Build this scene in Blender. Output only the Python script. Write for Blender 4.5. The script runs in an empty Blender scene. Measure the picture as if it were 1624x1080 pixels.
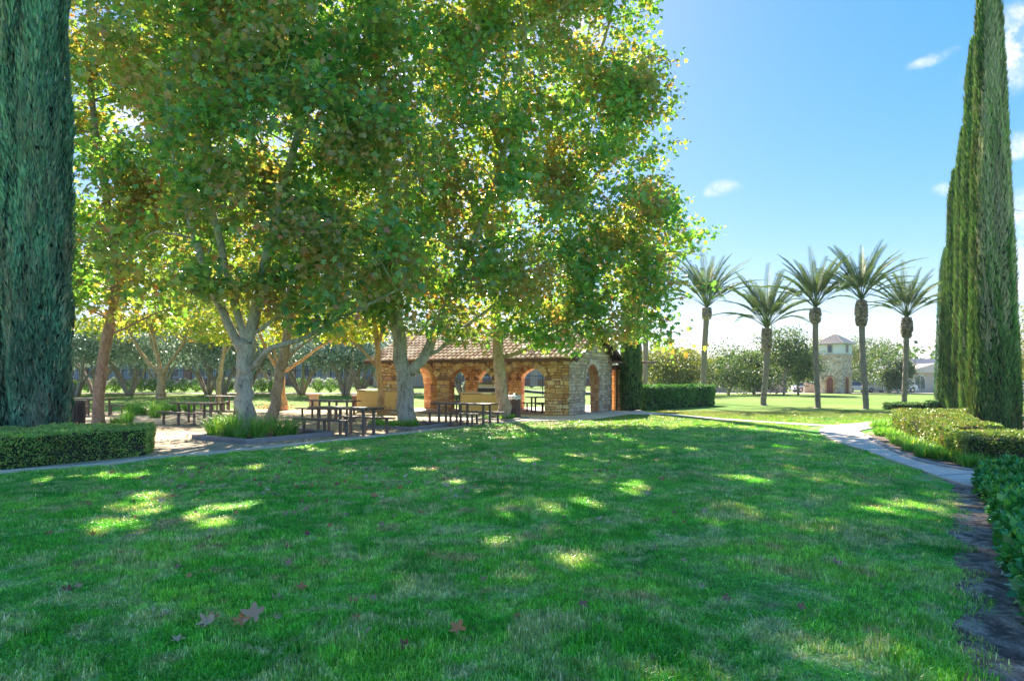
import bpy, math, random
import numpy as np
from mathutils import Vector, Matrix, noise

random.seed(7); np.random.seed(7)
rng = np.random.default_rng(11)
SC = bpy.context.scene
R = math.radians

# ------------------------------------------------------------------ camera
F, CX, HZ, EYE = 1082.7, 812.0, 604.0, 1.55
cam_d = bpy.data.cameras.new('camera'); cam = bpy.data.objects.new('camera', cam_d)
SC.collection.objects.link(cam); SC.camera = cam
cam.location = (0, 0, EYE); cam.rotation_euler = (R(90), 0, 0)
cam_d.sensor_width = 36; cam_d.lens = 24; cam_d.shift_y = 64/1624
cam_d.clip_start = 0.1; cam_d.clip_end = 3000

# ------------------------------------------------------------------ light
SUN_EL, SUN_AZ = R(36), R(-11)          # azimuth measured from +Y towards +X
sdir = Vector((math.sin(SUN_AZ)*math.cos(SUN_EL), math.cos(SUN_AZ)*math.cos(SUN_EL), math.sin(SUN_EL)))
sun_d = bpy.data.lights.new('sun', 'SUN'); sun = bpy.data.objects.new('sun', sun_d)
SC.collection.objects.link(sun)
sun_d.energy = 2.5; sun_d.angle = R(0.55); sun_d.color = (1.0, 0.90, 0.74)
sun.rotation_euler = (-sdir).to_track_quat('-Z', 'Y').to_euler(); sun.location = (0, 0, 40)

W = bpy.data.worlds.new('World'); SC.world = W; W.use_nodes = True
nt = W.node_tree; nt.nodes.clear()
def N(t, typ, **kw):
    n = t.nodes.new(typ)
    for k, v in kw.items(): setattr(n, k, v)
    return n
wout = N(nt, 'ShaderNodeOutputWorld'); wbg = N(nt, 'ShaderNodeBackground')
sky = N(nt, 'ShaderNodeTexSky'); sky.sky_type = 'NISHITA'; sky.sun_disc = False
sky.sun_elevation = SUN_EL; sky.sun_rotation = SUN_AZ
sky.air_density = 1.0; sky.dust_density = 0.35; sky.ozone_density = 2.2; sky.altitude = 100
wbg.inputs[1].default_value = 0.0475
SC.view_settings.view_transform = 'Standard'; SC.view_settings.look = 'None'
SC.view_settings.exposure = 2.9; SC.view_settings.gamma = 1.0; SC.view_settings.use_curve_mapping = False
# the clear sky, its glare round the sun evened out
sk1 = N(nt, 'ShaderNodeVectorMath', operation='MULTIPLY'); sk1.inputs[1].default_value = (.25, .25, .25)
gm = N(nt, 'ShaderNodeGamma'); gm.inputs['Gamma'].default_value = .40
sk2 = N(nt, 'ShaderNodeVectorMath', operation='MULTIPLY'); sk2.inputs[1].default_value = (3.05, 3.0, 3.15)
hs = N(nt, 'ShaderNodeHueSaturation'); hs.inputs['Saturation'].default_value = 2.5
nt.links.new(sky.outputs[0], sk1.inputs[0]); nt.links.new(sk1.outputs[0], gm.inputs['Color'])
nt.links.new(gm.outputs[0], sk2.inputs[0]); nt.links.new(sk2.outputs[0], hs.inputs['Color'])
tc = N(nt, 'ShaderNodeTexCoord')
nz = N(nt, 'ShaderNodeTexNoise'); nz.inputs['Scale'].default_value = 14; nz.inputs['Detail'].default_value = 7
nt.links.new(tc.outputs['Generated'], nz.inputs['Vector'])
nzs = N(nt, 'ShaderNodeVectorMath', operation='SUBTRACT'); nzs.inputs[1].default_value = (.5, .5, .5)
nt.links.new(nz.outputs['Color'], nzs.inputs[0])
last = hs.outputs['Color']
# clouds: direction (by azimuth/elevation), angular half sizes, opacity
def pxdir(px, py): return Vector(((px-CX)/F, 1, (HZ-py)/F)).normalized()
CLOUDS = [(1622, 55, .050, .050, .95), (1470, 97, .024, .009, .55), (1148, 308, .024, .011, .8), (1495, 305, .014, .008, .55),
          (1616, 234, .018, .014, .8), (1640, 375, .035, .05, .75), (1460, 560, .075, .030, .85), (1665, 480, .06, .05, .8),
          (905, 40, .05, .03, .7), (700, 320, .10, .04, .8), (1900, 200, .12, .06, .9), (-500, 300, .14, .05, .9), (330, 150, .16, .10, .8), (620, -250, .22, .12, .8)]
FILL_CLOUDS = [(.9, -.3, .35, .22, .10), (.5, -.8, .5, .26, .14), (-.2, -.9, .4, .25, .10), (-.8, -.5, .45, .25, .12), (.1, -.5, .8, .22, .2), (-.7, .2, .6, .2, .14), (.8, .1, .7, .22, .14), (.3, -.9, .15, .3, .06), (-.9, .1, .2, .25, .08)]  # unseen clouds added overhead and behind the camera to brighten the shade
nf_ = N(nt, 'ShaderNodeTexNoise'); nf_.inputs['Scale'].default_value = 26; nf_.inputs['Detail'].default_value = 9; nf_.inputs['Roughness'].default_value = .68
nt.links.new(tc.outputs['Generated'], nf_.inputs['Vector'])
wisp = N(nt, 'ShaderNodeMapRange'); wisp.inputs['From Min'].default_value = .38; wisp.inputs['From Max'].default_value = .58; wisp.inputs['To Min'].default_value = .15
nt.links.new(nf_.outputs[0], wisp.inputs['Value'])
for (c, rx, rz, op) in [(pxdir(a, b), r1, r2, q) for a, b, r1, r2, q in CLOUDS]+[(Vector(q[:3]).normalized(), q[3], q[4], .85) for q in FILL_CLOUDS]:
    rt = Vector((c.y, -c.x, 0)).normalized(); up = rt.cross(c).normalized()
    if up.z < 0: up = -up
    ad = N(nt, 'ShaderNodeVectorMath', operation='SUBTRACT'); ad.inputs[1].default_value = c
    mn = N(nt, 'ShaderNodeVectorMath', operation='MULTIPLY_ADD'); mn.inputs[1].default_value = (min(rx, .06)*2.2,)*3
    nt.links.new(nzs.outputs[0], mn.inputs[0]); nt.links.new(tc.outputs['Generated'], mn.inputs[2])
    nt.links.new(mn.outputs[0], ad.inputs[0])
    d1 = N(nt, 'ShaderNodeVectorMath', operation='DOT_PRODUCT'); d1.inputs[1].default_value = rt/rx
    d2 = N(nt, 'ShaderNodeVectorMath', operation='DOT_PRODUCT'); d2.inputs[1].default_value = up/rz
    d3 = N(nt, 'ShaderNodeVectorMath', operation='DOT_PRODUCT'); d3.inputs[1].default_value = c/rx
    for d in (d1, d2, d3): nt.links.new(ad.outputs[0], d.inputs[0])
    cb = N(nt, 'ShaderNodeCombineXYZ')
    for i, d in enumerate((d1, d2, d3)): nt.links.new(d.outputs['Value'], cb.inputs[i])
    ln = N(nt, 'ShaderNodeVectorMath', operation='LENGTH'); nt.links.new(cb.outputs[0], ln.inputs[0])
    mr = N(nt, 'ShaderNodeMapRange', interpolation_type='SMOOTHSTEP')
    mr.inputs['From Min'].default_value = 1.25; mr.inputs['From Max'].default_value = .25
    mr.inputs['To Min'].default_value = 0; mr.inputs['To Max'].default_value = op
    nt.links.new(ln.outputs['Value'], mr.inputs['Value'])
    wm = N(nt, 'ShaderNodeMath', operation='MULTIPLY'); nt.links.new(mr.outputs[0], wm.inputs[0]); nt.links.new(wisp.outputs[0], wm.inputs[1])
    mx = N(nt, 'ShaderNodeMix', data_type='RGBA'); nt.links.new(wm.outputs[0], mx.inputs[0])
    nt.links.new(last, mx.inputs[6]); mx.inputs[7].default_value = (4.3, 4.1, 4.15, 1)
    last = mx.outputs[2]
nt.links.new(last, wbg.inputs[0]); nt.links.new(wbg.outputs[0], wout.inputs[0])

SC.render.engine = 'CYCLES'
SC.cycles.use_denoising = True
SC.cycles.max_bounces = 8; SC.cycles.diffuse_bounces = 6; SC.cycles.glossy_bounces = 2
SC.cycles.transmission_bounces = 4; SC.cycles.transparent_max_bounces = 8
SC.cycles.caustics_reflective = False; SC.cycles.caustics_refractive = False
SC.cycles.sample_clamp_indirect = 4

# ------------------------------------------------------------------ helpers
def sm(a, b, x):
    t = np.clip((x-a)/(b-a), 0, 1); return t*t*(3-2*t)
def gz(x, y):                      # the garden behind the picnic ground rises gently
    return 0.024*np.clip(y-37, 0, 48)*sm(6, -6, x)
def G(px, py):                     # point of the flat ground seen at a place of the picture
    d = EYE*F/(py-HZ); return np.array([(px-CX)/F*d, d, 0.0])
def P(px, py, d): return np.array([(px-CX)/F*d, d, EYE-(py-HZ)/F*d])
def GX(px, d):
    x = (px-CX)/F*d; return np.array([x, d, float(gz(x, d))])

def link(o, parent=None):
    SC.collection.objects.link(o)
    if parent is not None: o.parent = parent
    return o
def tag(o, label=None, cat=None, group=None, kind=None):
    if label: o['label'] = label
    if cat: o['category'] = cat
    if group: o['group'] = group
    if kind: o['kind'] = kind
    return o
def thing(name, label, cat, loc=(0, 0, 0), rz=0, group=None):
    o = bpy.data.objects.new(name, None); o.empty_display_size = .2
    o.location = loc; o.rotation_euler = (0, 0, rz); link(o); tag(o, label, cat, group); return o
def fix(o, parent):                # geometry given in world coordinates, parent unrotated
    o.parent = parent; o.matrix_parent_inverse = Matrix.Translation(-parent.location); return o
def copy_tree(o, parent=None):
    c = o.copy(); SC.collection.objects.link(c); c.parent = parent
    for ch in [k for k in bpy.data.objects if k.parent == o]: copy_tree(ch, c)
    return c

def raw_mesh(name, V, loops, starts, totals, mat, smooth=False):
    me = bpy.data.meshes.new(name)
    me.vertices.add(len(V)); me.vertices.foreach_set('co', np.asarray(V, dtype=np.float32).ravel())
    me.loops.add(len(loops)); me.loops.foreach_set('vertex_index', np.asarray(loops, dtype=np.int32))
    me.polygons.add(len(starts)); me.polygons.foreach_set('loop_start', np.asarray(starts, dtype=np.int32))
    me.polygons.foreach_set('loop_total', np.asarray(totals, dtype=np.int32))
    if smooth: me.polygons.foreach_set('use_smooth', np.ones(len(starts), dtype=bool))
    me.update(calc_edges=True); me.validate()
    for m in (mat if isinstance(mat, (list, tuple)) else [mat]): me.materials.append(m)
    return me
def scatter_mesh(name, tv, tf, pos, rot, scl, mat):
    """copies of one small template as ONE real mesh"""
    tv = np.asarray(tv, float); n = len(pos); k = len(tv)
    scl = np.asarray(scl); scl = scl[:, None, None] if scl.ndim == 1 else scl[:, None, :]
    V = np.einsum('nij,nkj->nki', rot, tv[None]*scl) + pos[:, None, :]
    tl = np.concatenate([np.asarray(f) for f in tf]); tt = np.array([len(f) for f in tf])
    L = (tl[None] + (np.arange(n)*k)[:, None]).ravel()
    T = np.tile(tt, n); S = np.concatenate([[0], np.cumsum(T)[:-1]])
    return raw_mesh(name, V.reshape(-1, 3), L, S, T, mat)
def mobj(name, me, parent=None): return link(bpy.data.objects.new(name, me), parent)
def unit(v): return v/np.maximum(np.linalg.norm(v, axis=-1, keepdims=True), 1e-9)
def frames(tip, nrm):
    """rotation matrices whose y axis is tip and whose z axis is near nrm"""
    y = unit(tip); x = unit(np.cross(y, nrm)); z = np.cross(x, y)
    return np.stack([x, y, z], axis=-1)

class MB:
    def __init__(s): s.v = []; s.f = []
    def add(s, V, Fc):
        b = len(s.v); s.v += [tuple(map(float, p)) for p in V]; s.f += [tuple(b+i for i in f) for f in Fc]
    def box(s, c, size, rz=0, M=None):
        hx, hy, hz = size[0]/2, size[1]/2, size[2]/2; ca, sa = math.cos(rz), math.sin(rz); V = []
        for z in (-hz, hz):
            for x, y in ((-hx, -hy), (hx, -hy), (hx, hy), (-hx, hy)):
                p = (c[0]+x*ca-y*sa, c[1]+x*sa+y*ca, c[2]+z)
                V.append(M @ Vector(p) if M else p)
        s.add(V, [(3, 2, 1, 0), (4, 5, 6, 7), (0, 1, 5, 4), (1, 2, 6, 5), (2, 3, 7, 6), (3, 0, 4, 7)])
    def tube(s, pts, rad, n=8, jit=0):
        pts = [np.array(p, float) for p in pts]; rings = []
        if not hasattr(rad, '__len__'): rad = [rad]*len(pts)
        ref = np.array([0.13, 1, .07]); base = len(s.v)
        for i, p in enumerate(pts):
            t = pts[min(i+1, len(pts)-1)]-pts[max(i-1, 0)]; t = t/max(np.linalg.norm(t), 1e-9)
            a = np.cross(t, ref); a /= max(np.linalg.norm(a), 1e-6); b = np.cross(t, a)
            for k in range(n):
                an = 2*math.pi*k/n; r = rad[i]*(1+(random.uniform(-jit, jit) if jit else 0))
                s.v.append(tuple(p+(a*math.cos(an)+b*math.sin(an))*r))
        for i in range(len(pts)-1):
            for k in range(n):
                q = base+i*n; s.f.append((q+k, q+(k+1) % n, q+n+(k+1) % n, q+n+k))
        s.f.append(tuple(base+k for k in range(n))[::-1]); s.f.append(tuple(base+(len(pts)-1)*n+k for k in range(n)))
    def prism(s, poly, z0, z1, M=None):
        n = len(poly); V = [(p[0], p[1], z0) for p in poly]+[(p[0], p[1], z1) for p in poly]
        if M: V = [M @ Vector(v) for v in V]
        s.add(V, [tuple(range(n))[::-1], tuple(range(n, 2*n))]+[(i, (i+1) % n, n+(i+1) % n, n+i) for i in range(n)])
    def mesh(s, name, mat, smooth=False):
        me = bpy.data.meshes.new(name); me.from_pydata(s.v, [], s.f)
        for m in (mat if isinstance(mat, (list, tuple)) else [mat]): me.materials.append(m)
        if smooth:
            me.polygons.foreach_set('use_smooth', np.ones(len(me.polygons), dtype=bool))
        me.update(); return me
    def build(s, name, mat, parent=None, smooth=False): return mobj(name, s.mesh(name, mat, smooth), parent)

def spline(pts, n):
    pts = np.array(pts, float); m = len(pts)
    if m < 3: t = np.linspace(0, 1, n)[:, None]; return pts[0]*(1-t)+pts[-1]*t
    out = []; u = np.linspace(0, m-1-1e-6, n)
    for a in u:
        i = int(a); t = a-i; p0 = pts[max(i-1, 0)]; p1 = pts[i]; p2 = pts[i+1]; p3 = pts[min(i+2, m-1)]
        out.append(.5*((2*p1)+(-p0+p2)*t+(2*p0-5*p1+4*p2-p3)*t*t+(-p0+3*p1-3*p2+p3)*t**3))
    return np.array(out)

# ------------------------------------------------------------------ materials
def new_mat(name):
    m = bpy.data.materials.new(name); m.use_nodes = True; t = m.node_tree; t.nodes.clear()
    o = N(t, 'ShaderNodeOutputMaterial'); p = N(t, 'ShaderNodeBsdfPrincipled'); t.links.new(p.outputs[0], o.inputs[0])
    return m, t, p, o
def rgb(c): return (c[0], c[1], c[2], 1)
def ramp(t, src, stops, interp='LINEAR'):
    r = N(t, 'ShaderNodeValToRGB'); e = r.color_ramp.elements; r.color_ramp.interpolation = interp
    while len(e) < len(stops): e.new(.5)
    for i, (p, c) in enumerate(stops): e[i].position = p; e[i].color = rgb(c) if len(c) == 3 else c
    t.links.new(src, r.inputs[0]); return r.outputs[0]
def gnoise(t, scale, detail=4, rough=.55, vec=None, dist=0):
    n = N(t, 'ShaderNodeTexNoise'); n.inputs['Scale'].default_value = scale; n.inputs['Detail'].default_value = detail
    n.inputs['Roughness'].default_value = rough; n.inputs['Distortion'].default_value = dist
    if vec is None:
        g = N(t, 'ShaderNodeNewGeometry'); vec = g.outputs['Position']
    t.links.new(vec, n.inputs['Vector']); return n.outputs[0]
def mixc(t, fac, a, b, mode='MIX'):
    m = N(t, 'ShaderNodeMix', data_type='RGBA', blend_type=mode)
    for i, s in ((0, fac), (6, a), (7, b)):
        if isinstance(s, (int, float)): m.inputs[i].default_value = s
        elif isinstance(s, tuple): m.inputs[i].default_value = rgb(s)
        else: t.links.new(s, m.inputs[i])
    return m.outputs[2]
def mathn(t, op, a, b=None):
    m = N(t, 'ShaderNodeMath', operation=op)
    for i, s in enumerate((a, b)):
        if s is None: continue
        if isinstance(s, (int, float)): m.inputs[i].default_value = s
        else: t.links.new(s, m.inputs[i])
    return m.outputs[0]
def bump(t, p, src, strength=.4, dist=.02):
    b = N(t, 'ShaderNodeBump'); b.inputs['Strength'].default_value = strength; b.inputs['Distance'].default_value = dist
    t.links.new(src, b.inputs['Height']); t.links.new(b.outputs[0], p.inputs['Normal'])
def simple(name, c, rough=.6, var=.15, scale=8, metal=0, bmp=.15, spec=.5):
    m, t, p, o = new_mat(name); n = gnoise(t, scale, 6, .65)
    lo = tuple(x*(1-var) for x in c); hi = tuple(min(1, x*(1+var)) for x in c)
    t.links.new(ramp(t, n, [(.3, lo), (.7, hi)]), p.inputs['Base Color'])
    p.inputs['Roughness'].default_value = rough; p.inputs['Metallic'].default_value = metal
    p.inputs['Specular IOR Level'].default_value = spec
    if bmp: bump(t, p, gnoise(t, scale*6, 4), bmp, .01)
    return m
def rand_src(t):                 # one random value per leaf, stone or copy
    g = N(t, 'ShaderNodeNewGeometry'); oi = N(t, 'ShaderNodeObjectInfo')
    return mathn(t, 'FRACT', mathn(t, 'ADD', g.outputs['Random Per Island'], oi.outputs['Random']))
def leaf_mat(name, stops, trans=.45, rough=.45, spec=.5, patch=None, patch_scale=.5, patch_at=(.55, .7), tr_tint=(1.25, 1.25, .5), bands=.35, gain=2.2, zs=1.0):
    """stops: colours across the leaves; patch: a second colour in clumps"""
    m, t, p, o = new_mat(name); r = rand_src(t)
    stops = [(a, tuple(min(.62, x*gain) for x in c)) for a, c in stops]
    if patch: patch = tuple(min(.6, x*gain) for x in patch)
    col = ramp(t, r, stops)
    g_ = N(t, 'ShaderNodeNewGeometry'); mp_ = N(t, 'ShaderNodeMapping'); mp_.inputs['Scale'].default_value = (1, 1, zs); t.links.new(g_.outputs['Position'], mp_.inputs[0]); vec_ = mp_.outputs[0]
    b = ramp(t, gnoise(t, .9 if zs == 1 else 3.2, 4, .6, vec_), [(.3, (1-bands,)*3), (.7, (1+bands*.6,)*3)])
    col = mixc(t, 1.0, col, b, 'MULTIPLY')
    if patch:
        f = ramp(t, gnoise(t, patch_scale, 3, .6, vec_), [(patch_at[0], (0, 0, 0)), (patch_at[1], (1, 1, 1))])
        r2 = mathn(t, 'FRACT', mathn(t, 'MULTIPLY', r, 7.31))
        f = mathn(t, 'MULTIPLY', f, mathn(t, 'ADD', mathn(t, 'MULTIPLY', r2, .8), .1))
        col = mixc(t, f, col, patch)
    t.links.new(col, p.inputs['Base Color']); p.inputs['Roughness'].default_value = rough
    p.inputs['Specular IOR Level'].default_value = spec
    if trans > 0:
        tr = N(t, 'ShaderNodeBsdfTranslucent'); c2 = mixc(t, 1.0, col, tr_tint, 'MULTIPLY')
        t.links.new(c2, tr.inputs[0]); ms = N(t, 'ShaderNodeMixShader'); ms.inputs[0].default_value = trans
        t.links.new(p.outputs[0], ms.inputs[1]); t.links.new(tr.outputs[0], ms.inputs[2]); t.links.new(ms.outputs[0], o.inputs[0])
    return m

M = {}
PL = [(0, (.035, .10, .045)), (.35, (.065, .16, .06)), (.7, (.10, .20, .065)), (.9, (.15, .21, .06)), (.95, (.22, .14, .08)), (1, (.22, .09, .05))]
M['plane'] = leaf_mat('plane_leaf', PL, .50, .33, .9, patch=(.24, .13, .09), patch_scale=.42, patch_at=(.46, .62), tr_tint=(1.95, 1.75, .45), bands=.2)
PY = [(0, (.07, .13, .02)), (.45, (.14, .20, .03)), (.85, (.24, .24, .05)), (.93, (.30, .22, .07)), (1, (.30, .15, .06))]
M['plane_gold'] = leaf_mat('turning_plane_leaf', PY, .5, .5, .4, tr_tint=(1.7, 1.5, .6))
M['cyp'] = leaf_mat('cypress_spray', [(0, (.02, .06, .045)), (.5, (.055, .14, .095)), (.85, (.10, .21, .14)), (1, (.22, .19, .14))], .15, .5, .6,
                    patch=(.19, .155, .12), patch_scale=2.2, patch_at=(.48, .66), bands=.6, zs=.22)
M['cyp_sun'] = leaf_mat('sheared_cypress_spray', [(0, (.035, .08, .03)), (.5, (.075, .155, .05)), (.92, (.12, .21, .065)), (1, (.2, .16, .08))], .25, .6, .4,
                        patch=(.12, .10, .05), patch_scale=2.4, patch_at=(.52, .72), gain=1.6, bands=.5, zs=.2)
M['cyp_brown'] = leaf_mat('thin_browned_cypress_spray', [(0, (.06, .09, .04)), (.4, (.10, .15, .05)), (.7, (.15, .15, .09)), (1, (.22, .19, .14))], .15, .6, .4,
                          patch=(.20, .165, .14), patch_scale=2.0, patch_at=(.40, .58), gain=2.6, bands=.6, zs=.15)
M['hedge'] = leaf_mat('box_hedge_leaf', [(0, (.07, .15, .03)), (.5, (.14, .26, .05)), (.9, (.22, .33, .08)), (1, (.22, .17, .08))], .35, .45, .5,
                      patch=(.16, .13, .08), patch_scale=1.3, patch_at=(.58, .78), gain=2.8)
M['hedge_gold'] = leaf_mat('golden_hedge_leaf', [(0, (.07, .14, .03)), (.4, (.14, .24, .05)), (.8, (.26, .32, .08)), (1, (.30, .18, .10))], .3, .4, .5,
                           patch=(.20, .11, .07), patch_scale=1.6, patch_at=(.50, .68), gain=1.4)
M['hedge_dark'] = leaf_mat('tall_hedge_leaf', [(0, (.025, .07, .02)), (.5, (.05, .13, .035)), (.85, (.08, .18, .05)), (1, (.14, .22, .06))], .25, .45, .5)
M['cover'] = leaf_mat('glossy_cover_leaf', [(0, (.02, .09, .02)), (.5, (.035, .15, .03)), (.85, (.06, .22, .035)), (1, (.15, .27, .05))], .25, .25, .6)
M['far'] = leaf_mat('distant_leaf', [(0, (.03, .08, .03)), (.5, (.07, .14, .035)), (.85, (.14, .20, .05)), (1, (.20, .21, .07))], .4, .55, .4, gain=1.2)
M['far_gold'] = leaf_mat('distant_gold_leaf', [(0, (.09, .13, .03)), (.5, (.18, .21, .05)), (1, (.28, .25, .08))], .45, .55, .4, gain=1.2)
M['olive'] = leaf_mat('olive_leaf', [(0, (.07, .11, .09)), (.5, (.13, .18, .15)), (1, (.24, .30, .25))], .25, .4, .6, tr_tint=(1.2, 1.25, 1.0), gain=2.2)
M['palm'] = leaf_mat('palm_leaflet', [(0, (.05, .08, .045)), (.5, (.09, .14, .07)), (.9, (.14, .19, .09)), (1, (.22, .21, .08))], .3, .4, .5, gain=1.7)
M['tuft'] = leaf_mat('long_grass_blade', [(0, (.05, .14, .02)), (.5, (.09, .22, .04)), (.85, (.16, .30, .06)), (1, (.28, .27, .10))], .4, .4, .4)
M['rose'] = leaf_mat('rose_leaf', [(0, (.05, .12, .03)), (.5, (.10, .20, .05)), (1, (.18, .28, .08))], .35, .5, .4)
M['petal'] = leaf_mat('white_petal', [(0, (.72, .70, .66)), (1, (.85, .83, .80))], .3, .6, .3, tr_tint=(1, 1, 1), gain=1.0)
M['flower'] = leaf_mat('orange_petal', [(0, (.5, .16, .08)), (1, (.65, .3, .14))], .3, .6, .3, tr_tint=(1, 1, 1), gain=1.0)
M['dead'] = leaf_mat('dry_leaf', [(0, (.20, .08, .05)), (.4, (.32, .17, .12)), (.7, (.42, .26, .15)), (1, (.50, .36, .23))], .1, .7, .2, tr_tint=(1, 1, 1), gain=1.35)
M['dead_red'] = leaf_mat('red_dry_leaf', [(0, (.55, .16, .06)), (1, (.62, .27, .10))], .15, .5, .3, tr_tint=(1, 1, 1), gain=1.0)

def grass_mat(name, blades):
    m, t, p, o = new_mat(name); g = N(t, 'ShaderNodeNewGeometry'); pos = g.outputs['Position']
    n1 = gnoise(t, .55, 5, .6, pos, .6); n2 = gnoise(t, 1.9, 6, .7, pos, .8); n3 = gnoise(t, 40, 3, .7, pos)
    base = ramp(t, n1, [(.36, (.06, .40, .035)), (.5, (.12, .55, .05)), (.62, (.26, .66, .08))])
    dry = ramp(t, n2, [(.47, (0, 0, 0)), (.60, (.95,)*3)])
    base = mixc(t, dry, base, (.46, .62, .26))
    bare = ramp(t, gnoise(t, 1.15, 6, .7, pos), [(.575, (0, 0, 0)), (.63, (.8,)*3)])
    base = mixc(t, bare, base, (.47, .43, .20))
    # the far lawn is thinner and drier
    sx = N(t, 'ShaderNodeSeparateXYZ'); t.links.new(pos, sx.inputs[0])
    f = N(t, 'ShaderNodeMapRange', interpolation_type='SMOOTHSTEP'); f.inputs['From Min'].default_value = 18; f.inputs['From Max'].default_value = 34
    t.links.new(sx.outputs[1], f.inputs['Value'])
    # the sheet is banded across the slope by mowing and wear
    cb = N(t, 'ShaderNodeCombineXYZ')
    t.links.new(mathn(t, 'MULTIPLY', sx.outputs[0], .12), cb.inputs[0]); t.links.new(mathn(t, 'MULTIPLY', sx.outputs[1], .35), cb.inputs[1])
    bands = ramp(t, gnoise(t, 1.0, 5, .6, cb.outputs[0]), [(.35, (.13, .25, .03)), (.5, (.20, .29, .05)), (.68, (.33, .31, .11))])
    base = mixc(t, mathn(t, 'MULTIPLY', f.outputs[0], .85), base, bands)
    if blades:
        r = rand_src(t); v = ramp(t, r, [(0, (.5, .55, .5)), (.55, (1.0, 1.0, 1)), (.85, (1.6, 1.3, 1.5)), (1, (3.2, 1.6, 3.4))])
        base = mixc(t, 1.0, base, v, 'MULTIPLY')
        base = mixc(t, 1.0, base, ramp(t, gnoise(t, 7, 4, .7, pos), [(.36, (.66, .68, .7)), (.62, (1.3, 1.22, 1.25))]), 'MULTIPLY')
        t.links.new(base, p.inputs['Base Color']); p.inputs['Roughness'].default_value = .32
        p.inputs['Specular IOR Level'].default_value = .55
        tr = N(t, 'ShaderNodeBsdfTranslucent'); t.links.new(mixc(t, 1.0, base, (1.7, 1.5, .4), 'MULTIPLY'), tr.inputs[0])
        ms = N(t, 'ShaderNodeMixShader'); ms.inputs[0].default_value = .3
        t.links.new(p.outputs[0], ms.inputs[1]); t.links.new(tr.outputs[0], ms.inputs[2]); t.links.new(ms.outputs[0], o.inputs[0])
    else:
        v = ramp(t, n3, [(.3, (.55,)*3), (.7, (1.25,)*3)])
        base = mixc(t, 1.0, base, v, 'MULTIPLY'); t.links.new(base, p.inputs['Base Color'])
        p.inputs['Roughness'].default_value = .9; p.inputs['Specular IOR Level'].default_value = .1
        bump(t, p, n3, .9, .05)
    return m
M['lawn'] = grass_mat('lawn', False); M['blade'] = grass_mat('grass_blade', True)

def ground_mat(name, a, b, c, scale=3, rough=.9, pebble=60, bs=.4):
    m, t, p, o = new_mat(name)
    col = ramp(t, gnoise(t, scale, 6, .65), [(.3, a), (.55, b), (.75, c)])
    sp = ramp(t, gnoise(t, pebble, 3, .7), [(.35, (.72,)*3), (.65, (1.18,)*3)])
    t.links.new(mixc(t, 1.0, col, sp, 'MULTIPLY'), p.inputs['Base Color']); p.inputs['Roughness'].default_value = rough
    bump(t, p, gnoise(t, pebble*.6, 5, .7), bs, .03); return m
M['dg'] = ground_mat('decomposed_granite', (.40, .29, .18), (.52, .39, .25), (.62, .48, .32), 1.1, .95, 45, .5)
M['conc'] = ground_mat('concrete', (.64, .53, .43), (.74, .62, .51), (.82, .70, .59), .9, .85, 70, .15)
M['curb'] = ground_mat('curb_concrete', (.26, .24, .24), (.35, .32, .31), (.45, .41, .39), 2, .85, 60, .25)
M['pale_curb'] = ground_mat('pale_edging', (.60, .50, .40), (.70, .60, .49), (.78, .68, .57), 2, .85, 60, .2)
M['soil'] = ground_mat('soil', (.10, .07, .05), (.17, .12, .09), (.27, .20, .15), 2.5, .95, 40, .9)
M['road'] = ground_mat('asphalt', (.10, .10, .11), (.14, .14, .15), (.18, .18, .19), 1, .9, 80, .2)
def dirt():
    m, t, p, o = new_mat('bare_dirt')
    col = ramp(t, gnoise(t, 4.5, 8, .72, None, .7), [(.36, (.11, .075, .055)), (.46, (.25, .18, .135)), (.54, (.46, .36, .28)), (.64, (.70, .58, .47))])
    sp = ramp(t, gnoise(t, 70, 3, .7), [(.35, (.6,)*3), (.65, (1.25,)*3)])
    t.links.new(mixc(t, 1.0, col, sp, 'MULTIPLY'), p.inputs['Base Color']); p.inputs['Roughness'].default_value = .95
    bump(t, p, gnoise(t, 22, 8, .75, None, .5), 1.0, .06); return m
M['dirt'] = dirt()

def bark(name, pale, mid, dark, sc=5):
    m, t, p, o = new_mat(name); g = N(t, 'ShaderNodeNewGeometry')
    mp = N(t, 'ShaderNodeMapping'); mp.inputs['Scale'].default_value = (1, 1, .45); t.links.new(g.outputs['Position'], mp.inputs[0])
    n = gnoise(t, sc, 6, .65, mp.outputs[0], .6)
    col = ramp(t, n, [(.34, dark), (.44, mid), (.52, pale), (.66, tuple(min(1, x*1.2) for x in pale)), (.75, mid)])
    v = N(t, 'ShaderNodeTexVoronoi'); v.inputs['Scale'].default_value = sc*3.2; t.links.new(mp.outputs[0], v.inputs['Vector'])
    col = mixc(t, .5, col, ramp(t, v.outputs['Distance'], [(.1, tuple(x*.55 for x in mid)), (.45, pale)]))
    t.links.new(col, p.inputs['Base Color']); p.inputs['Roughness'].default_value = .85
    p.inputs['Specular IOR Level'].default_value = .25
    bump(t, p, mathn(t, 'ADD', gnoise(t, sc*5, 6, .7, mp.outputs[0]), v.outputs['Distance']), .8, .04); return m
M['bark'] = bark('plane_bark', (.58, .52, .44), (.34, .29, .23), (.13, .10, .08))
M['bark_red'] = bark('flaking_red_bark', (.45, .32, .25), (.28, .18, .14), (.10, .06, .05), 8)
M['bark_tan'] = bark('tan_bark', (.66, .44, .25), (.44, .28, .15), (.20, .12, .07))
M['bark_dun'] = bark('dun_bark', (.50, .40, .30), (.32, .24, .17), (.14, .10, .08))
M['bark_olive'] = bark('olive_bark', (.46, .38, .33), (.30, .24, .21), (.12, .10, .09), 7)
M['bark_palm'] = bark('palm_bark', (.34, .28, .25), (.22, .18, .17), (.11, .09, .09), 9)
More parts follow.
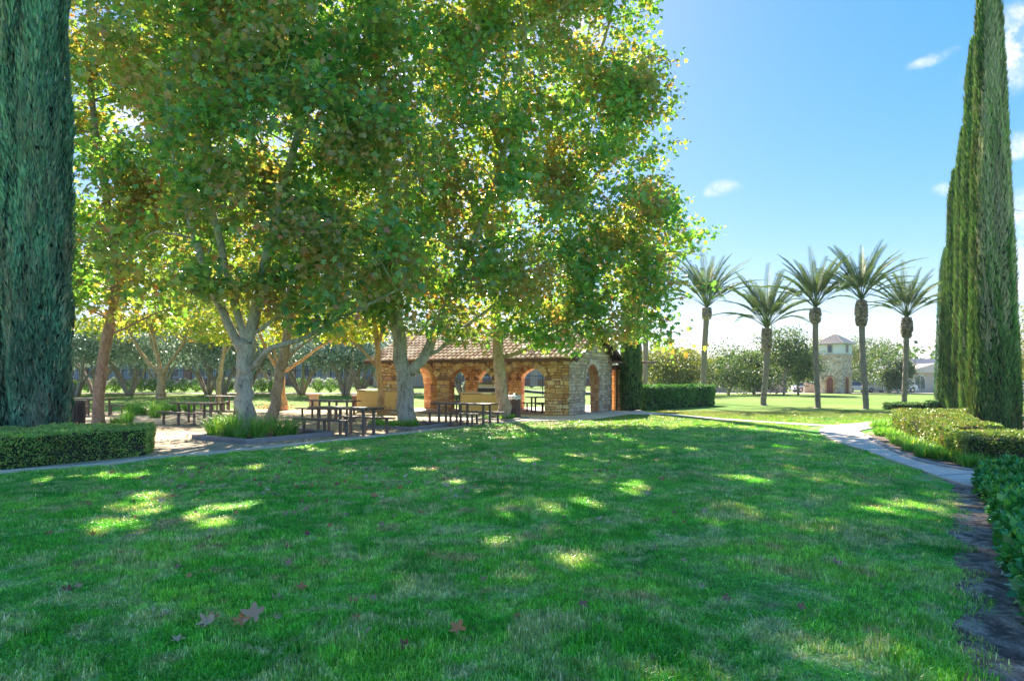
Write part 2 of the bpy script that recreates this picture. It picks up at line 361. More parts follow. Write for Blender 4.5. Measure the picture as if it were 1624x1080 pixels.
M['boot'] = leaf_mat('palm_boot', [(0, (.22, .17, .14)), (.5, (.36, .29, .25)), (1, (.50, .41, .34))], 0, .8, .3, gain=1.0)

def stone_mat(name, stops, mortar=False):
    m, t, p, o = new_mat(name); r = rand_src(t); col = ramp(t, r, stops)
    v = ramp(t, gnoise(t, 9, 7, .7), [(.3, (.68,)*3), (.7, (1.2,)*3)])
    t.links.new(mixc(t, 1.0, col, v, 'MULTIPLY'), p.inputs['Base Color']); p.inputs['Roughness'].default_value = .9
    p.inputs['Specular IOR Level'].default_value = .2
    bump(t, p, gnoise(t, 24, 6, .7), .7, .03); return m
M['stone'] = stone_mat('honey_stone', [(0, (.58, .32, .14)), (.25, (.76, .48, .21)), (.5, (.84, .60, .30)), (.72, (.88, .70, .44)), (.9, (.70, .38, .20)), (1, (.52, .37, .30))])
M['stone_red'] = stone_mat('red_brown_stone', [(0, (.48, .22, .12)), (.5, (.68, .38, .21)), (1, (.80, .54, .34))])
M['stone_grey'] = stone_mat('grey_field_stone', [(0, (.44, .32, .25)), (.3, (.68, .54, .43)), (.6, (.84, .71, .60)), (.85, (.76, .53, .33)), (1, (.50, .40, .37))])
M['mortar'] = simple('mortar', (.27, .17, .10), .95, .2, 10)
M['mortar_grey'] = simple('grey_mortar', (.30, .25, .21), .95, .2, 10)
M['tile'] = stone_mat('clay_roof_tile', [(0, (.34, .22, .17)), (.3, (.54, .39, .31)), (.6, (.68, .54, .46)), (.85, (.78, .68, .61)), (1, (.40, .29, .25))])
M['under'] = simple('roof_felt', (.16, .09, .07), .9, .2)
M['wood'] = simple('dark_brown_wood', (.13, .07, .055), .7, .3, 5)
M['rust'] = simple('brown_metal_sheet', (.20, .10, .08), .55, .15, 3)
M['ochre'] = simple('ochre_stucco', (.74, .52, .20), .9, .07, 3, bmp=.25)
M['ctop'] = simple('pale_countertop', (.62, .52, .38), .5, .1, 12)
M['steel'] = simple('brushed_steel', (.45, .43, .42), .35, .1, 10, .8)
M['black'] = simple('black_enamel', (.025, .025, .028), .35, .2, 10)
M['metal'] = simple('bronze_coated_steel', (.21, .155, .14), .45, .2, 12, .3)
M['iron'] = simple('iron_fence_paint', (.035, .035, .045), .5, .2, 4)
M['slat'] = simple('brown_can_slat', (.17, .10, .08), .6, .2, 8)
M['bag'] = simple('white_plastic_bag', (.78, .77, .75), .4, .05, 8)
M['greenp'] = simple('green_plastic', (.02, .30, .16), .4, .1, 8)
M['white'] = simple('white_paint', (.76, .75, .73), .6, .05, 2)
M['stucco'] = simple('cream_stucco', (.60, .50, .40), .9, .08, 1.5)
M['stucco_pink'] = simple('pinkish_stucco', (.55, .41, .34), .9, .08, 1.5)
M['brick'] = simple('red_brick_band', (.36, .17, .12), .9, .2, 6)
M['bluewall'] = simple('blue_grey_siding', (.34, .38, .50), .8, .1, 2)
M['slate'] = simple('slate_grey_shingle', (.16, .17, .21), .85, .15, 6)
M['reddoor'] = simple('maroon_door_paint', (.23, .06, .05), .6, .15, 6)
M['glass'] = simple('window_glass', (.05, .08, .12), .08, .1, 1, 0, 0)
M['carwhite'] = simple('white_car_paint', (.72, .73, .75), .2, .03, 1, 0, 0)
M['carsilver'] = simple('silver_car_paint', (.42, .44, .48), .25, .03, 1, .5, 0)
M['carblue'] = simple('blue_tarpaulin', (.03, .13, .42), .5, .1, 1, 0, 0)
M['tyre'] = simple('tyre_rubber', (.03, .03, .03), .85, .1)
M['lampr'] = simple('red_lens', (.4, .02, .02), .2, .1, 1, 0, 0)
M['teal'] = simple('teal_post_paint', (.03, .26, .28), .5, .1)
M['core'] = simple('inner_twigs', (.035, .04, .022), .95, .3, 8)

# ------------------------------------------------------------------ ground
def sheet(name, poly, z, mat, kind='structure'):
    mb = MB(); mb.add([(p[0], p[1], z) for p in poly], [tuple(range(len(poly)))])
    o = mb.build(name, mat); o['kind'] = kind; return o
xs = np.unique(np.concatenate([np.linspace(-900, -60, 12), np.arange(-60, 61, 2.0), np.linspace(60, 900, 12)]))
ys = np.unique(np.concatenate([np.linspace(-200, -10, 6), np.arange(-10, 110, 2.0), np.linspace(110, 1500, 14)]))
XX, YY = np.meshgrid(xs, ys); ZZ = gz(XX, YY)
V = np.stack([XX, YY, ZZ], -1).reshape(-1, 3); nx, ny = len(xs), len(ys)
q = (np.arange(ny-1)[:, None]*nx+np.arange(nx-1)[None]).ravel()
L = np.stack([q, q+1, q+nx+1, q+nx], -1).ravel()
tag(mobj('lawn', raw_mesh('lawn', V, L, np.arange(len(q))*4, np.full(len(q), 4), M['lawn'], True)), kind='structure')

def Gp(*pp): return [G(*p)[:2] for p in pp]
DG_FRONT = Gp((-60, 757), (0, 750), (130, 741), (200, 733), (260, 726), (330, 720), (400, 713), (470, 706), (540, 699), (620, 690), (700, 681), (770, 674), (822, 669))
DG = DG_FRONT+[np.array([.3, 29.0]), np.array([-1, 36.2]), np.array([-6.5, 37.5]), np.array([-9, 36.5]), np.array([-13, 38.2]), np.array([-17, 36]), np.array([-21, 33]), np.array([-26, 30]), np.array([-26, 12])]
sheet('granite_ground', DG, .012, M['dg'])
APRON = [np.array(p) for p in [(-3.6, 29.0), (-2.2, 26.9), (-.3, 26.0), (1.5, 26.3), (2.6, 26.5), (3.5, 27.5), (4.2, 29.0), (5.4, 31.2), (6.9, 30.9), (8.3, 27.0), (9.5, 24.9), (10.6, 22.9), (11.1, 23.5), (9.85, 25.4), (8.65, 27.5), (7.4, 31.6), (6.6, 33.6), (7.0, 42.5), (-4, 46), (-9.5, 43), (-8.4, 36.5)]]
sheet('pavilion_walk', APRON, .024, M['conc'])
# curving path on the right: left and right edges
PL_ = [np.array([10.6, 22.9])]+Gp((1300, 682), (1302, 689), (1325, 701), (1370, 715), (1450, 744), (1543, 774))+[np.array([6.9, 8.6]), np.array([7.6, 6.0]), np.array([10, 2])]
PR_ = [np.array([11.2, 23.6]), np.array([12.6, 24.7])]+[np.array([14.9, 26.9]), np.array([22, 31.0])]
PR2 = [np.array([22.6, 29.6]), np.array([15.6, 25.6])]+Gp((1372, 682), (1372, 690), (1385, 699), (1430, 722), (1480, 738), (1541, 749))+[np.array([8.5, 9.2]), np.array([9.1, 6.2]), np.array([11.5, 2.8])]
def smooth_poly(pts, k=4): return [np.array(p) for p in spline(np.array(pts), len(pts)*k)]
PLs = smooth_poly(PL_); PR2s = smooth_poly(PR2)
PATH = PR_+PR2s+PLs[::-1]
def strip_prism(name, poly, z0, z1, mat):
    mb = MB(); mb.prism(poly, z0, z1); o = mb.build(name, mat); o['kind'] = 'structure'; return o
strip_prism('curving_path', PATH, -.05, .036, M['conc'])
A_, B_ = spline(np.array(PLs), 160), spline(np.array(PR2s), 160); mb = MB(); acc = 9
for i in range(1, 160):
    acc += np.linalg.norm(A_[i]-A_[i-1])
    b = B_[np.argmin(np.linalg.norm(B_-A_[i], axis=1))]; a = A_[i]; L_ = np.linalg.norm(b-a)
    if acc < 1.5 or L_ > 3.2: continue
    acc = 0; d = (b-a)/L_; n_ = np.array([-d[1], d[0]])*.009; a, b = a+d*.02, b-d*.02
    mb.prism([tuple(a-n_), tuple(b-n_), tuple(b+n_), tuple(a+n_)], .02, .0405)
o = mb.build('path_joints', simple('dark_joint', (.16, .13, .11))); o['kind'] = 'structure'
# pale edging along the granite, with joints every metre and a half
def edging(name, line, w, h, mat, step=1.5, z=0):
    pts = spline(np.array([[p[0], p[1], 0] for p in line]), 200); seg = np.linalg.norm(np.diff(pts, axis=0), axis=1); s = np.concatenate([[0], np.cumsum(seg)])
    n = max(1, int(s[-1]/step)); mb = MB()
    for i in range(n):
        a0, a1 = s[-1]*i/n+.008, s[-1]*(i+1)/n-.008; ps = []
        for a in np.linspace(a0, a1, 4):
            j = min(np.searchsorted(s, a), len(pts)-1); j = max(j, 1); f = (a-s[j-1])/max(seg[j-1], 1e-6); p = pts[j-1]*(1-f)+pts[j]*f
            d = pts[j]-pts[j-1]; d /= np.linalg.norm(d); ps.append((p, np.array([-d[1], d[0], 0])))
        poly = [(p+nn*w/2)[:2] for p, nn in ps]+[(p-nn*w/2)[:2] for p, nn in ps[::-1]]
        mb.prism(poly, -.03, h)
    o = mb.build(name, mat); o['kind'] = 'structure'; return o
edging('granite_edging', DG_FRONT, .16, .045, M['pale_curb'])
edging('path_kerb', Gp((1372, 692), (1385, 700), (1430, 723), (1480, 739), (1541, 750)), .1, .07, M['curb'])

DIRT_L = Gp((1455, 747), (1500, 763), (1508, 800), (1512, 850), (1518, 920), (1524, 1000), (1532, 1080))+[np.array([2.1, 2.0]), np.array([2.0, -1])]
DIRT = DIRT_L+[np.array([5, -1]), np.array([4.6, 5]), np.array([6.2, 8]), np.array([7.4, 9.7]), np.array([7.0, 11.4])]
DL = smooth_poly(DIRT_L, 5); DL = [p+np.array([.05*math.sin(7*p[1])+.04*math.sin(17*p[1]), 0]) for p in DL]
dirtpoly = DL+DIRT[len(DIRT_L):]
# the dirt strip: a grid with small real relief
from mathutils.geometry import tessellate_polygon
def in_poly(P2, poly):
    x, y = P2[:, 0], P2[:, 1]; inside = np.zeros(len(P2), bool); j = len(poly)-1
    for i in range(len(poly)):
        xi, yi, xj, yj = poly[i][0], poly[i][1], poly[j][0], poly[j][1]
        c = ((yi > y) != (yj > y)) & (x < (xj-xi)*(y-yi)/((yj-yi) if yj != yi else 1e-9)+xi); inside ^= c; j = i
    return inside
gx = np.arange(1.5, 8.2, .06); gy = np.arange(2.0, 12.2, .06); A, B = np.meshgrid(gx, gy)
pts2 = np.stack([A.ravel(), B.ravel()], -1); ins = in_poly(pts2, dirtpoly)
zz = np.array([.012+.03*(noise.noise(Vector((p[0]*2.2, p[1]*2.2, 0))))+.012*noise.noise(Vector((p[0]*9, p[1]*9, 3))) for p in pts2]); zz = np.where(ins, np.maximum(zz, .006), -.05)
nx = len(gx); q = (np.arange(len(gy)-1)[:, None]*nx+np.arange(nx-1)[None]).ravel()
Q = np.stack([q, q+1, q+nx+1, q+nx], -1); keep = ins[Q].any(1); Q = Q[keep]
tag(mobj('bare_dirt', raw_mesh('bare_dirt', np.concatenate([pts2, zz[:, None]], 1), Q.ravel(), np.arange(len(Q))*4, np.full(len(Q), 4), M['dirt'], True)), kind='structure')
# planting bed under the right hedges
BED = Gp((1374, 690), (1385, 697), (1430, 720), (1480, 736), (1541, 747))+[np.array([8.4, 9.2]), np.array([12.0, 9.6]), np.array([16.2, 18.5]), np.array([29.5, 43]), np.array([26.5, 44]), np.array([16.5, 25.4])]
sheet('planting_bed', BED, .006, M['soil'])
# garden walk and parking road far behind
def gstrip(name, y0, y1, x0, x1, mat, dz=.02):
    mb = MB(); X = np.linspace(x0, x1, 60)
    for a, b in zip(X[:-1], X[1:]):
        mb.add([(a, y0, gz(a, y0)+dz), (b, y0, gz(b, y0)+dz), (b, y1, gz(b, y1)+dz), (a, y1, gz(a, y1)+dz)], [(0, 1, 2, 3)])
    o = mb.build(name, mat); o['kind'] = 'structure'
gstrip('garden_walk', 57.0, 58.6, -60, -5, M['pale_curb'])
gstrip('parking_road', 88, 97, -10, 140, M['road'])
gstrip('far_pavement', 84.5, 87, 12, 140, M['conc'])

# ------------------------------------------------------------------ lawn grass (real blades, instanced tufts)
def tuft_mesh(name, n, rad, h, w, seed, mat):
    r = np.random.default_rng(seed); V = []; Fc = []
    for i in range(n):
        a = r.uniform(0, 6.283); rr = rad*math.sqrt(r.uniform()); x, y = rr*math.cos(a), rr*math.sin(a)
        d = r.uniform(0, 6.283); hh = h*r.uniform(.5, 1.25); ben = hh*r.uniform(.15, 1.0); ww = w*r.uniform(.7, 1.3)
        dx, dy = math.cos(d), math.sin(d); sx, sy = -dy*ww, dx*ww; b = len(V)
        V += [(x-sx, y-sy, -.004), (x+sx, y+sy, -.004), (x+dx*ben*.3+sx*.8, y+dy*ben*.3+sy*.8, hh*.6), (x+dx*ben*.3-sx*.8, y+dy*ben*.3-sy*.8, hh*.6),
              (x+dx*ben, y+dy*ben, hh*.6+.4*hh*max(0, 1-ben/hh*.9))]
        Fc += [(b, b+1, b+2, b+3), (b+3, b+2, b+4)]
    me = bpy.data.meshes.new(name); me.from_pydata(V, [], Fc); me.materials.append(mat); me.update(); return me
src = bpy.data.collections.new('grass_source')
for k in range(4):
    src.objects.link(bpy.data.objects.new('grass_tuft', tuft_mesh('grass_tuft', 420, .25, .043, .0028, 50+k, M['blade'])))
def grass_field(name, pts, scl, source, label=None):
    me = bpy.data.meshes.new(name); me.vertices.add(len(pts)); me.vertices.foreach_set('co', pts.astype(np.float32).ravel())
    a = me.attributes.new('scl', 'FLOAT_VECTOR', 'POINT'); a.data.foreach_set('vector', np.asarray(scl, dtype=np.float32).ravel())
    a = me.attributes.new('rz', 'FLOAT_VECTOR', 'POINT'); rz = np.zeros((len(pts), 3), np.float32); rz[:, 2] = rng.uniform(0, 6.283, len(pts)); a.data.foreach_set('vector', rz.ravel())
    me.update(); o = mobj(name, me)
    ng = bpy.data.node_groups.new(name, 'GeometryNodeTree')
    ng.interface.new_socket('Geometry', in_out='INPUT', socket_type='NodeSocketGeometry'); ng.interface.new_socket('Geometry', in_out='OUTPUT', socket_type='NodeSocketGeometry')
    gi = N(ng, 'NodeGroupInput'); go = N(ng, 'NodeGroupOutput'); ip = N(ng, 'GeometryNodeInstanceOnPoints'); ci = N(ng, 'GeometryNodeCollectionInfo')
    ci.inputs['Collection'].default_value = source; ci.inputs['Separate Children'].default_value = True; ip.inputs['Pick Instance'].default_value = True
    na = N(ng, 'GeometryNodeInputNamedAttribute', data_type='FLOAT_VECTOR'); na.inputs[0].default_value = 'scl'
    nb = N(ng, 'GeometryNodeInputNamedAttribute', data_type='FLOAT_VECTOR'); nb.inputs[0].default_value = 'rz'
    er = N(ng, 'FunctionNodeEulerToRotation')
    ng.links.new(gi.outputs[0], ip.inputs['Points']); ng.links.new(ci.outputs[0], ip.inputs['Instance'])
    ng.links.new(na.outputs[0], ip.inputs['Scale']); ng.links.new(nb.outputs[0], er.inputs[0]); ng.links.new(er.outputs[0], ip.inputs['Rotation'])
    ng.links.new(ip.outputs[0], go.inputs[0])
    md = o.modifiers.new('scatter', 'NODES'); md.node_group = ng
    return o
gp = []; gs = []
for (y0, y1, st, sxy, sz) in ((2.2, 6.5, .20, 1.0, 1.0), (6.5, 11, .24, 1.1, 1.05), (11, 18, .34, 1.5, 1.15), (18, 34, .55, 2.2, 1.3)):
    yv = np.arange(y0, y1, st)
    for y in yv:
        xv = np.arange(-.80*y-1.5, .80*y+1.5, st); n = len(xv)
        p = np.stack([xv+rng.uniform(-.5, .5, n)*st, y+rng.uniform(-.5, .5, n)*st, np.zeros(n)], -1); gp.append(p)
        gs.append(np.stack([np.full(n, sxy)*rng.uniform(.85, 1.15, n)]*2+[np.full(n, sz)*rng.uniform(.6, 1.35, n)], -1))
gp = np.concatenate(gp); gs = np.concatenate(gs)
bad = in_poly(gp[:, :2], DG) | in_poly(gp[:, :2], APRON) | in_poly(gp[:, :2], PATH) | in_poly(gp[:, :2], dirtpoly) | in_poly(gp[:, :2], BED)
bad |= (gp[:, 0] > 6.0) & (gp[:, 1] < 11) & (gp[:, 0] > 6.0)
hn = np.array([noise.noise(Vector((p[0]*.9, p[1]*.9, 5))) for p in gp]); thin = (hn < -.28) & (rng.uniform(size=len(gp)) < .45)
gs[:, 2] *= 1+.95*hn+.5*np.array([noise.noise(Vector((p[0]*3.1, p[1]*3.1, 9))) for p in gp])
for k in range(8):                                   # tufts keep their own radius away from paths and beds
    off = gp[:, :2]+gs[:, :1]*.23*np.array([math.cos(k*.785), math.sin(k*.785)])
    for pl in (DG, APRON, PATH): bad |= in_poly(off, pl)
    bad |= in_poly(gp[:, :2]+gs[:, :1]*.03*np.array([math.cos(k*.785), math.sin(k*.785)]), dirtpoly)
okm = ~bad
tag(grass_field('grass', gp[okm], gs[okm], src), kind='stuff')

# ------------------------------------------------------------------ leaf templates
LEAF10 = [(0, 0, 0), (.42, .06, -.05), (.26, .34, .03), (.54, .62, -.08), (.19, .60, .04), (0, 1, -.10), (-.19, .60, .04), (-.54, .62, -.08), (-.26, .34, .03), (-.42, .06, -.05)]
L10F = [(0, 1, 2, 8, 9), (2, 3, 4), (4, 5, 6), (6, 7, 8), (2, 4, 6, 8)]
LEAF6 = [(0, 0, 0), (.5, .35, -.06), (.2, .55, .03), (0, 1, -.08), (-.2, .55, .03), (-.5, .35, -.06)]
L6F = [(0, 1, 2, 4, 5), (2, 3, 4)]
LEAF4 = [(0, 0, 0), (.32, .5, .05), (0, 1, -.03), (-.32, .5, .05)]; L4F = [(0, 1, 2, 3)]
SPRAY = [(0, 0, 0), (.16, .35, .03), (0, 1, -.04), (-.16, .35, .03), (.10, .05, .08), (.34, .62, .12), (-.10, .05, .08), (-.34, .62, .12)]
SPF = [(0, 1, 2, 3), (0, 4, 5), (0, 7, 6)]

def rand_dir(n):
    v = rng.normal(size=(n, 3)); return unit(v)
def blob_points(blobs, n, shell=.5, flat=1.0, gap=.0, seed=0):
    vol = np.array([b[1][0]*b[1][1]*b[1][2] for b in blobs])**.8; vol = vol/vol.sum(); idx = rng.choice(len(blobs), n, p=vol)
    d = rand_dir(n); r = (rng.uniform(shell**3, 1, n))**(1/3)
    C = np.array([b[0] for b in blobs])[idx]; S = np.array([b[1] for b in blobs])[idx]
    lump = 1+.22*np.array([noise.noise(Vector((v[0]*2.3+i*3.7, v[1]*2.3, v[2]*2.3+seed))) for v, i in zip(d, idx)])
    return C+d*S*(r*lump)[:, None], d, idx
def gap_filter(p, thr, sc, seed):
    n = np.array([noise.noise(Vector((a[0]*sc+seed, a[1]*sc, a[2]*sc))) for a in p]); return n > thr
SUNGAPS = []                       # the lawn shows where the crowns let the sun through: gaps along the sun's rays
_r = random.Random(4)
for (px, py, sx, sy, k) in [(60, 762, 60, 6, 7), (180, 760, 50, 6, 6), (290, 748, 45, 6, 6), (395, 742, 30, 5, 4), (250, 800, 45, 9, 8), (300, 822, 22, 6, 3), (180, 838, 30, 8, 4), (375, 800, 18, 8, 3), (352, 832, 14, 7, 2), (440, 815, 12, 8, 2),
        (640, 745, 35, 5, 3), (860, 728, 50, 4, 5), (690, 768, 20, 4, 2), (790, 752, 24, 4, 2), (920, 800, 40, 7, 4), (1010, 776, 18, 6, 3), (870, 812, 16, 5, 2), (800, 862, 16, 8, 2), (900, 890, 18, 12, 2), (1130, 835, 25, 8, 2), (1180, 760, 30, 5, 3), (1090, 712, 60, 5, 4), (1250, 705, 60, 5, 5),
        (1430, 805, 50, 6, 3), (240, 700, 50, 6, 8), (290, 668, 50, 4, 7), (330, 656, 60, 3, 6), (430, 712, 50, 3, 6), (560, 692, 60, 4, 7), (560, 664, 60, 4, 7), (680, 672, 50, 4, 7), (760, 667, 40, 3, 5), (190, 660, 40, 4, 6), (480, 655, 60, 3, 6), (960, 700, 60, 4, 4), (560, 722, 40, 4, 4)]:
    for i in range(k):
        g = G(px+_r.gauss(0, sx*.6), py+_r.gauss(0, sy*.6)); SUNGAPS.append((g, _r.uniform(.07, .24)))
def sun_filter(pos):
    keep = np.ones(len(pos), bool); d = np.array(sdir)
    for g, r in SUNGAPS:
        v = pos-g; t = v@d; keep &= (np.linalg.norm(v-t[:, None]*d, axis=1) > r) | (rng.uniform(size=len(pos)) < .03)
    return keep
def leaves_at(twigs, outd, per, spread, size, tmpl=(LEAF10, L10F), droop=.35, mat=None, name='crown', up=.9, gaps=False):
    n = len(twigs)*per; c = np.repeat(twigs, per, 0); o = np.repeat(outd, per, 0)
    off = rng.normal(size=(n, 3))*np.array([spread, spread, spread*.55]); pos = c+off
    if gaps: k = sun_filter(pos); pos = pos[k]; o = o[k]; n = len(pos)
    tip = unit(o*.6+rand_dir(n)*.9+np.array([0, 0, -droop])); nrm = unit(np.array([0, 0, up])+rand_dir(n)*.75+o*.35)
    s = size*rng.uniform(.6, 1.25, n)
    return scatter_mesh(name, tmpl[0], tmpl[1], pos, frames(tip, nrm), s, mat)

def limb(th, pts, radii, mat, name='branch', n=9, k=14, jit=.05):
    sp = spline(pts, k); rr = np.interp(np.linspace(0, 1, k), np.linspace(0, 1, len(radii)), radii)
    sp[1:-1] += rng.normal(size=(k-2, 3))*(rr[1:-1, None]*.12)
    mb = MB(); mb.tube(sp, list(rr), n, jit); o = mb.build(name, mat, None, True); fix(o, th); return sp, rr
def flare(base, r):
    mb = MB(); pts = [base+np.array([0, 0, z]) for z in (-.12, 0, .12, .35)]
    mb.tube(pts, [r*1.75, r*1.5, r*1.22, r*1.02], 12, .08); return mb

def plane_tree(label, d, foot, limbs, blobs, nleaf, size, bmat, lmat, tmpl=(LEAF10, L10F), per=14, group='plane trees around the picnic ground', spread=.30, shell=.35, gap=-.07, gsc=.5):
    base = foot; th = thing('plane_tree', label, 'tree', tuple(base), 0, group); all_p = []
    for i, (pp, rr) in enumerate(limbs):
        pts = [P(*p) if len(p) == 3 else P(p[0], p[1], d) for p in pp]
        if i == 0: pts[0] = base+np.array([0, 0, -.05])
        if i == 0: rr = [rr[0]*1.45, rr[0]*1.05]+list(rr[1:]); pts = [pts[0], pts[0]+np.array([0, 0, .28])+(pts[1]-pts[0])*.02]+pts[1:]
        sp, r_ = limb(th, pts, rr, bmat, 'trunk' if i == 0 else 'branch', 12 if i == 0 else 8, 22 if i == 0 else 16)
        all_p += [(a, b) for a, b in zip(sp[3:], r_[3:])]
    AP = np.array([a for a, b in all_p]); AR = np.array([b for a, b in all_p])
    B = [(P(b[0], b[1], b[2]), (b[3], b[4], b[5])) for b in blobs]
    nt_ = nleaf//per; tw, od, idx = blob_points(B, int(nt_*1.5), shell, seed=d)
    k = gap_filter(tw, gap, gsc, d); tw, od = tw[k][:nt_], od[k][:nt_]
    keep = tw[:, 2] > 2.1; tw, od = tw[keep], od[keep]
    me = leaves_at(tw, od, per, spread, size, tmpl, mat=lmat, name='crown', gaps=True); fix(mobj('crown', me), th)
    # boughs and twigs inside the crown
    mb = MB(); sel = rng.choice(len(tw), min(len(tw), 130 if nleaf > 15000 else 60), replace=False); nodes = [(AP, AR)]
    for j, i in enumerate(sel):
        dd = np.linalg.norm(AP-tw[i], axis=1)+.8*np.maximum(0, AP[:, 2]-tw[i][2]); m = int(np.argmin(dd)); a = AP[m]; b = tw[i]; L_ = np.linalg.norm(b-a)
        if L_ > 7.5: continue
        mid = (a+b)/2+np.array([0, 0, .10*L_])+rng.normal(size=3)*.08*L_; r0 = min(AR[m]*.7, .012+.014*L_)
        sp = spline([a, mid, b], 8); mb.tube(sp, list(np.linspace(r0, .008, 8)), 5)
        if L_ > 1.2 and j % 3 == 0: AP = np.concatenate([AP, sp[3:6]]); AR = np.concatenate([AR, np.linspace(r0, .01, 8)[3:6]])
    if mb.v: tag(fix(mb.build('twigs', bmat, None, True), th), kind='stuff')
    return th

def xg(px, d, z=0): x = (px-CX)/F*d; return np.array([x, d, z])
# --- T4, the big pale tree in the kerbed planter
plane_tree('big pale-barked plane tree rising from the kerbed bed of long grass', 19.6, xg(391, 19.6),
    [([(391, 680), (388, 620), (389, 560), (394, 540)], [.27, .25, .24, .22]),
     ([(386, 562), (366, 520), (345, 475), (325, 430), (300, 340), (272, 225), (262, 120)], [.15, .135, .12, .11, .10, .08, .05]),
     ([(390, 548), (378, 500), (366, 450), (345, 370), (320, 250), (308, 120), (300, -20)], [.13, .115, .11, .10, .085, .06, .04]),
     ([(392, 548), (403, 505), (412, 462), (425, 400), (450, 300), (480, 180), (500, 40), (505, -120)], [.19, .165, .15, .14, .12, .10, .07, .04]),
     ([(398, 585), (430, 552, 19.2), (480, 538, 19), (530, 510, 19), (590, 480, 19), (640, 455, 19.2)], [.10, .08, .07, .055, .045, .02]),
     ([(402, 530), (440, 502), (490, 470), (520, 452), (560, 400)], [.06, .05, .04, .035, .02])],
    [(270, 400, 20, 1.9, 2.0, 1.5), (430, 350, 19, 2.4, 2.2, 1.9), (560, 400, 19, 2.2, 2.0, 1.5), (330, 250, 19.5, 2.5, 2.5, 2.0), (480, 200, 19, 2.7, 2.7, 2.2),
     (300, 90, 20, 2.6, 2.6, 2.0), (450, 40, 19, 2.8, 2.8, 2.2), (590, 250, 19.5, 2.0, 2.2, 1.8), (380, -100, 20, 3.0, 3.0, 2.2), (520, -120, 20, 2.6, 2.8, 2.0), (430, -230, 20, 2.4, 2.6, 1.8),
     (600, 100, 20, 1.8, 2.0, 1.6), (380, 450, 19.5, 1.6, 1.6, .7), (520, 465, 19, 1.8, 1.4, .7), (500, 498, 18.8, 1.0, 1.0, .42), (590, 485, 18.8, 1.1, 1.0, .5), (265, 462, 20, 1.2, 1.2, .5), (340, 440, 18.8, 1.2, 1, .5)],
    44000, .21, M['bark'], M['plane'])
# --- T8, the tall tree with the right fork
plane_tree('tall grey-barked plane tree forked to the right beside the ochre grill counter', 24.2, xg(645, 24.2),
    [([(645, 674), (643, 620), (640, 585), (632, 530), (628, 480), (624, 400), (612, 300), (604, 180), (602, 60), (610, -80)], [.31, .29, .27, .24, .22, .19, .16, .13, .10, .05]),
     ([(650, 592), (668, 572), (686, 535), (702, 495), (722, 450), (752, 380), (790, 280), (815, 170), (835, 50)], [.20, .19, .17, .155, .14, .12, .10, .07, .04]),
     ([(672, 566), (700, 552), (735, 520), (775, 490), (815, 455)], [.08, .07, .06, .05, .025]),
     ([(630, 510), (600, 470), (560, 420), (520, 330)], [.10, .08, .06, .03])],
    [(560, 420, 24, 2.2, 2.0, 1.4), (680, 380, 23, 2.6, 2.4, 1.9), (800, 420, 23.5, 2.0, 2.0, 1.5), (600, 290, 24, 2.8, 2.6, 2.1), (740, 260, 23.5, 2.8, 2.8, 2.3), (640, 130, 24, 3.0, 3.0, 2.4),
     (780, 120, 24, 2.8, 2.8, 2.4), (700, -20, 24, 3.2, 3.2, 2.5), (590, -60, 24, 2.6, 2.6, 2.2), (820, -40, 24, 2.6, 2.6, 2.3), (680, -190, 24, 3.2, 3.0, 2.4), (800, -170, 24, 2.6, 2.6, 2.0), (640, 470, 23.5, 2.0, 1.6, .7), (700, 512, 23, 1.0, 1.0, .5), (750, 522, 24.5, 1.2, 1.1, .5), (680, 530, 25, .7, .7, .3), (600, 500, 23.5, .9, .9, .35), (720, -320, 24, 2.4, 2.4, 1.8)],
    46000, .21, M['bark'], M['plane'])
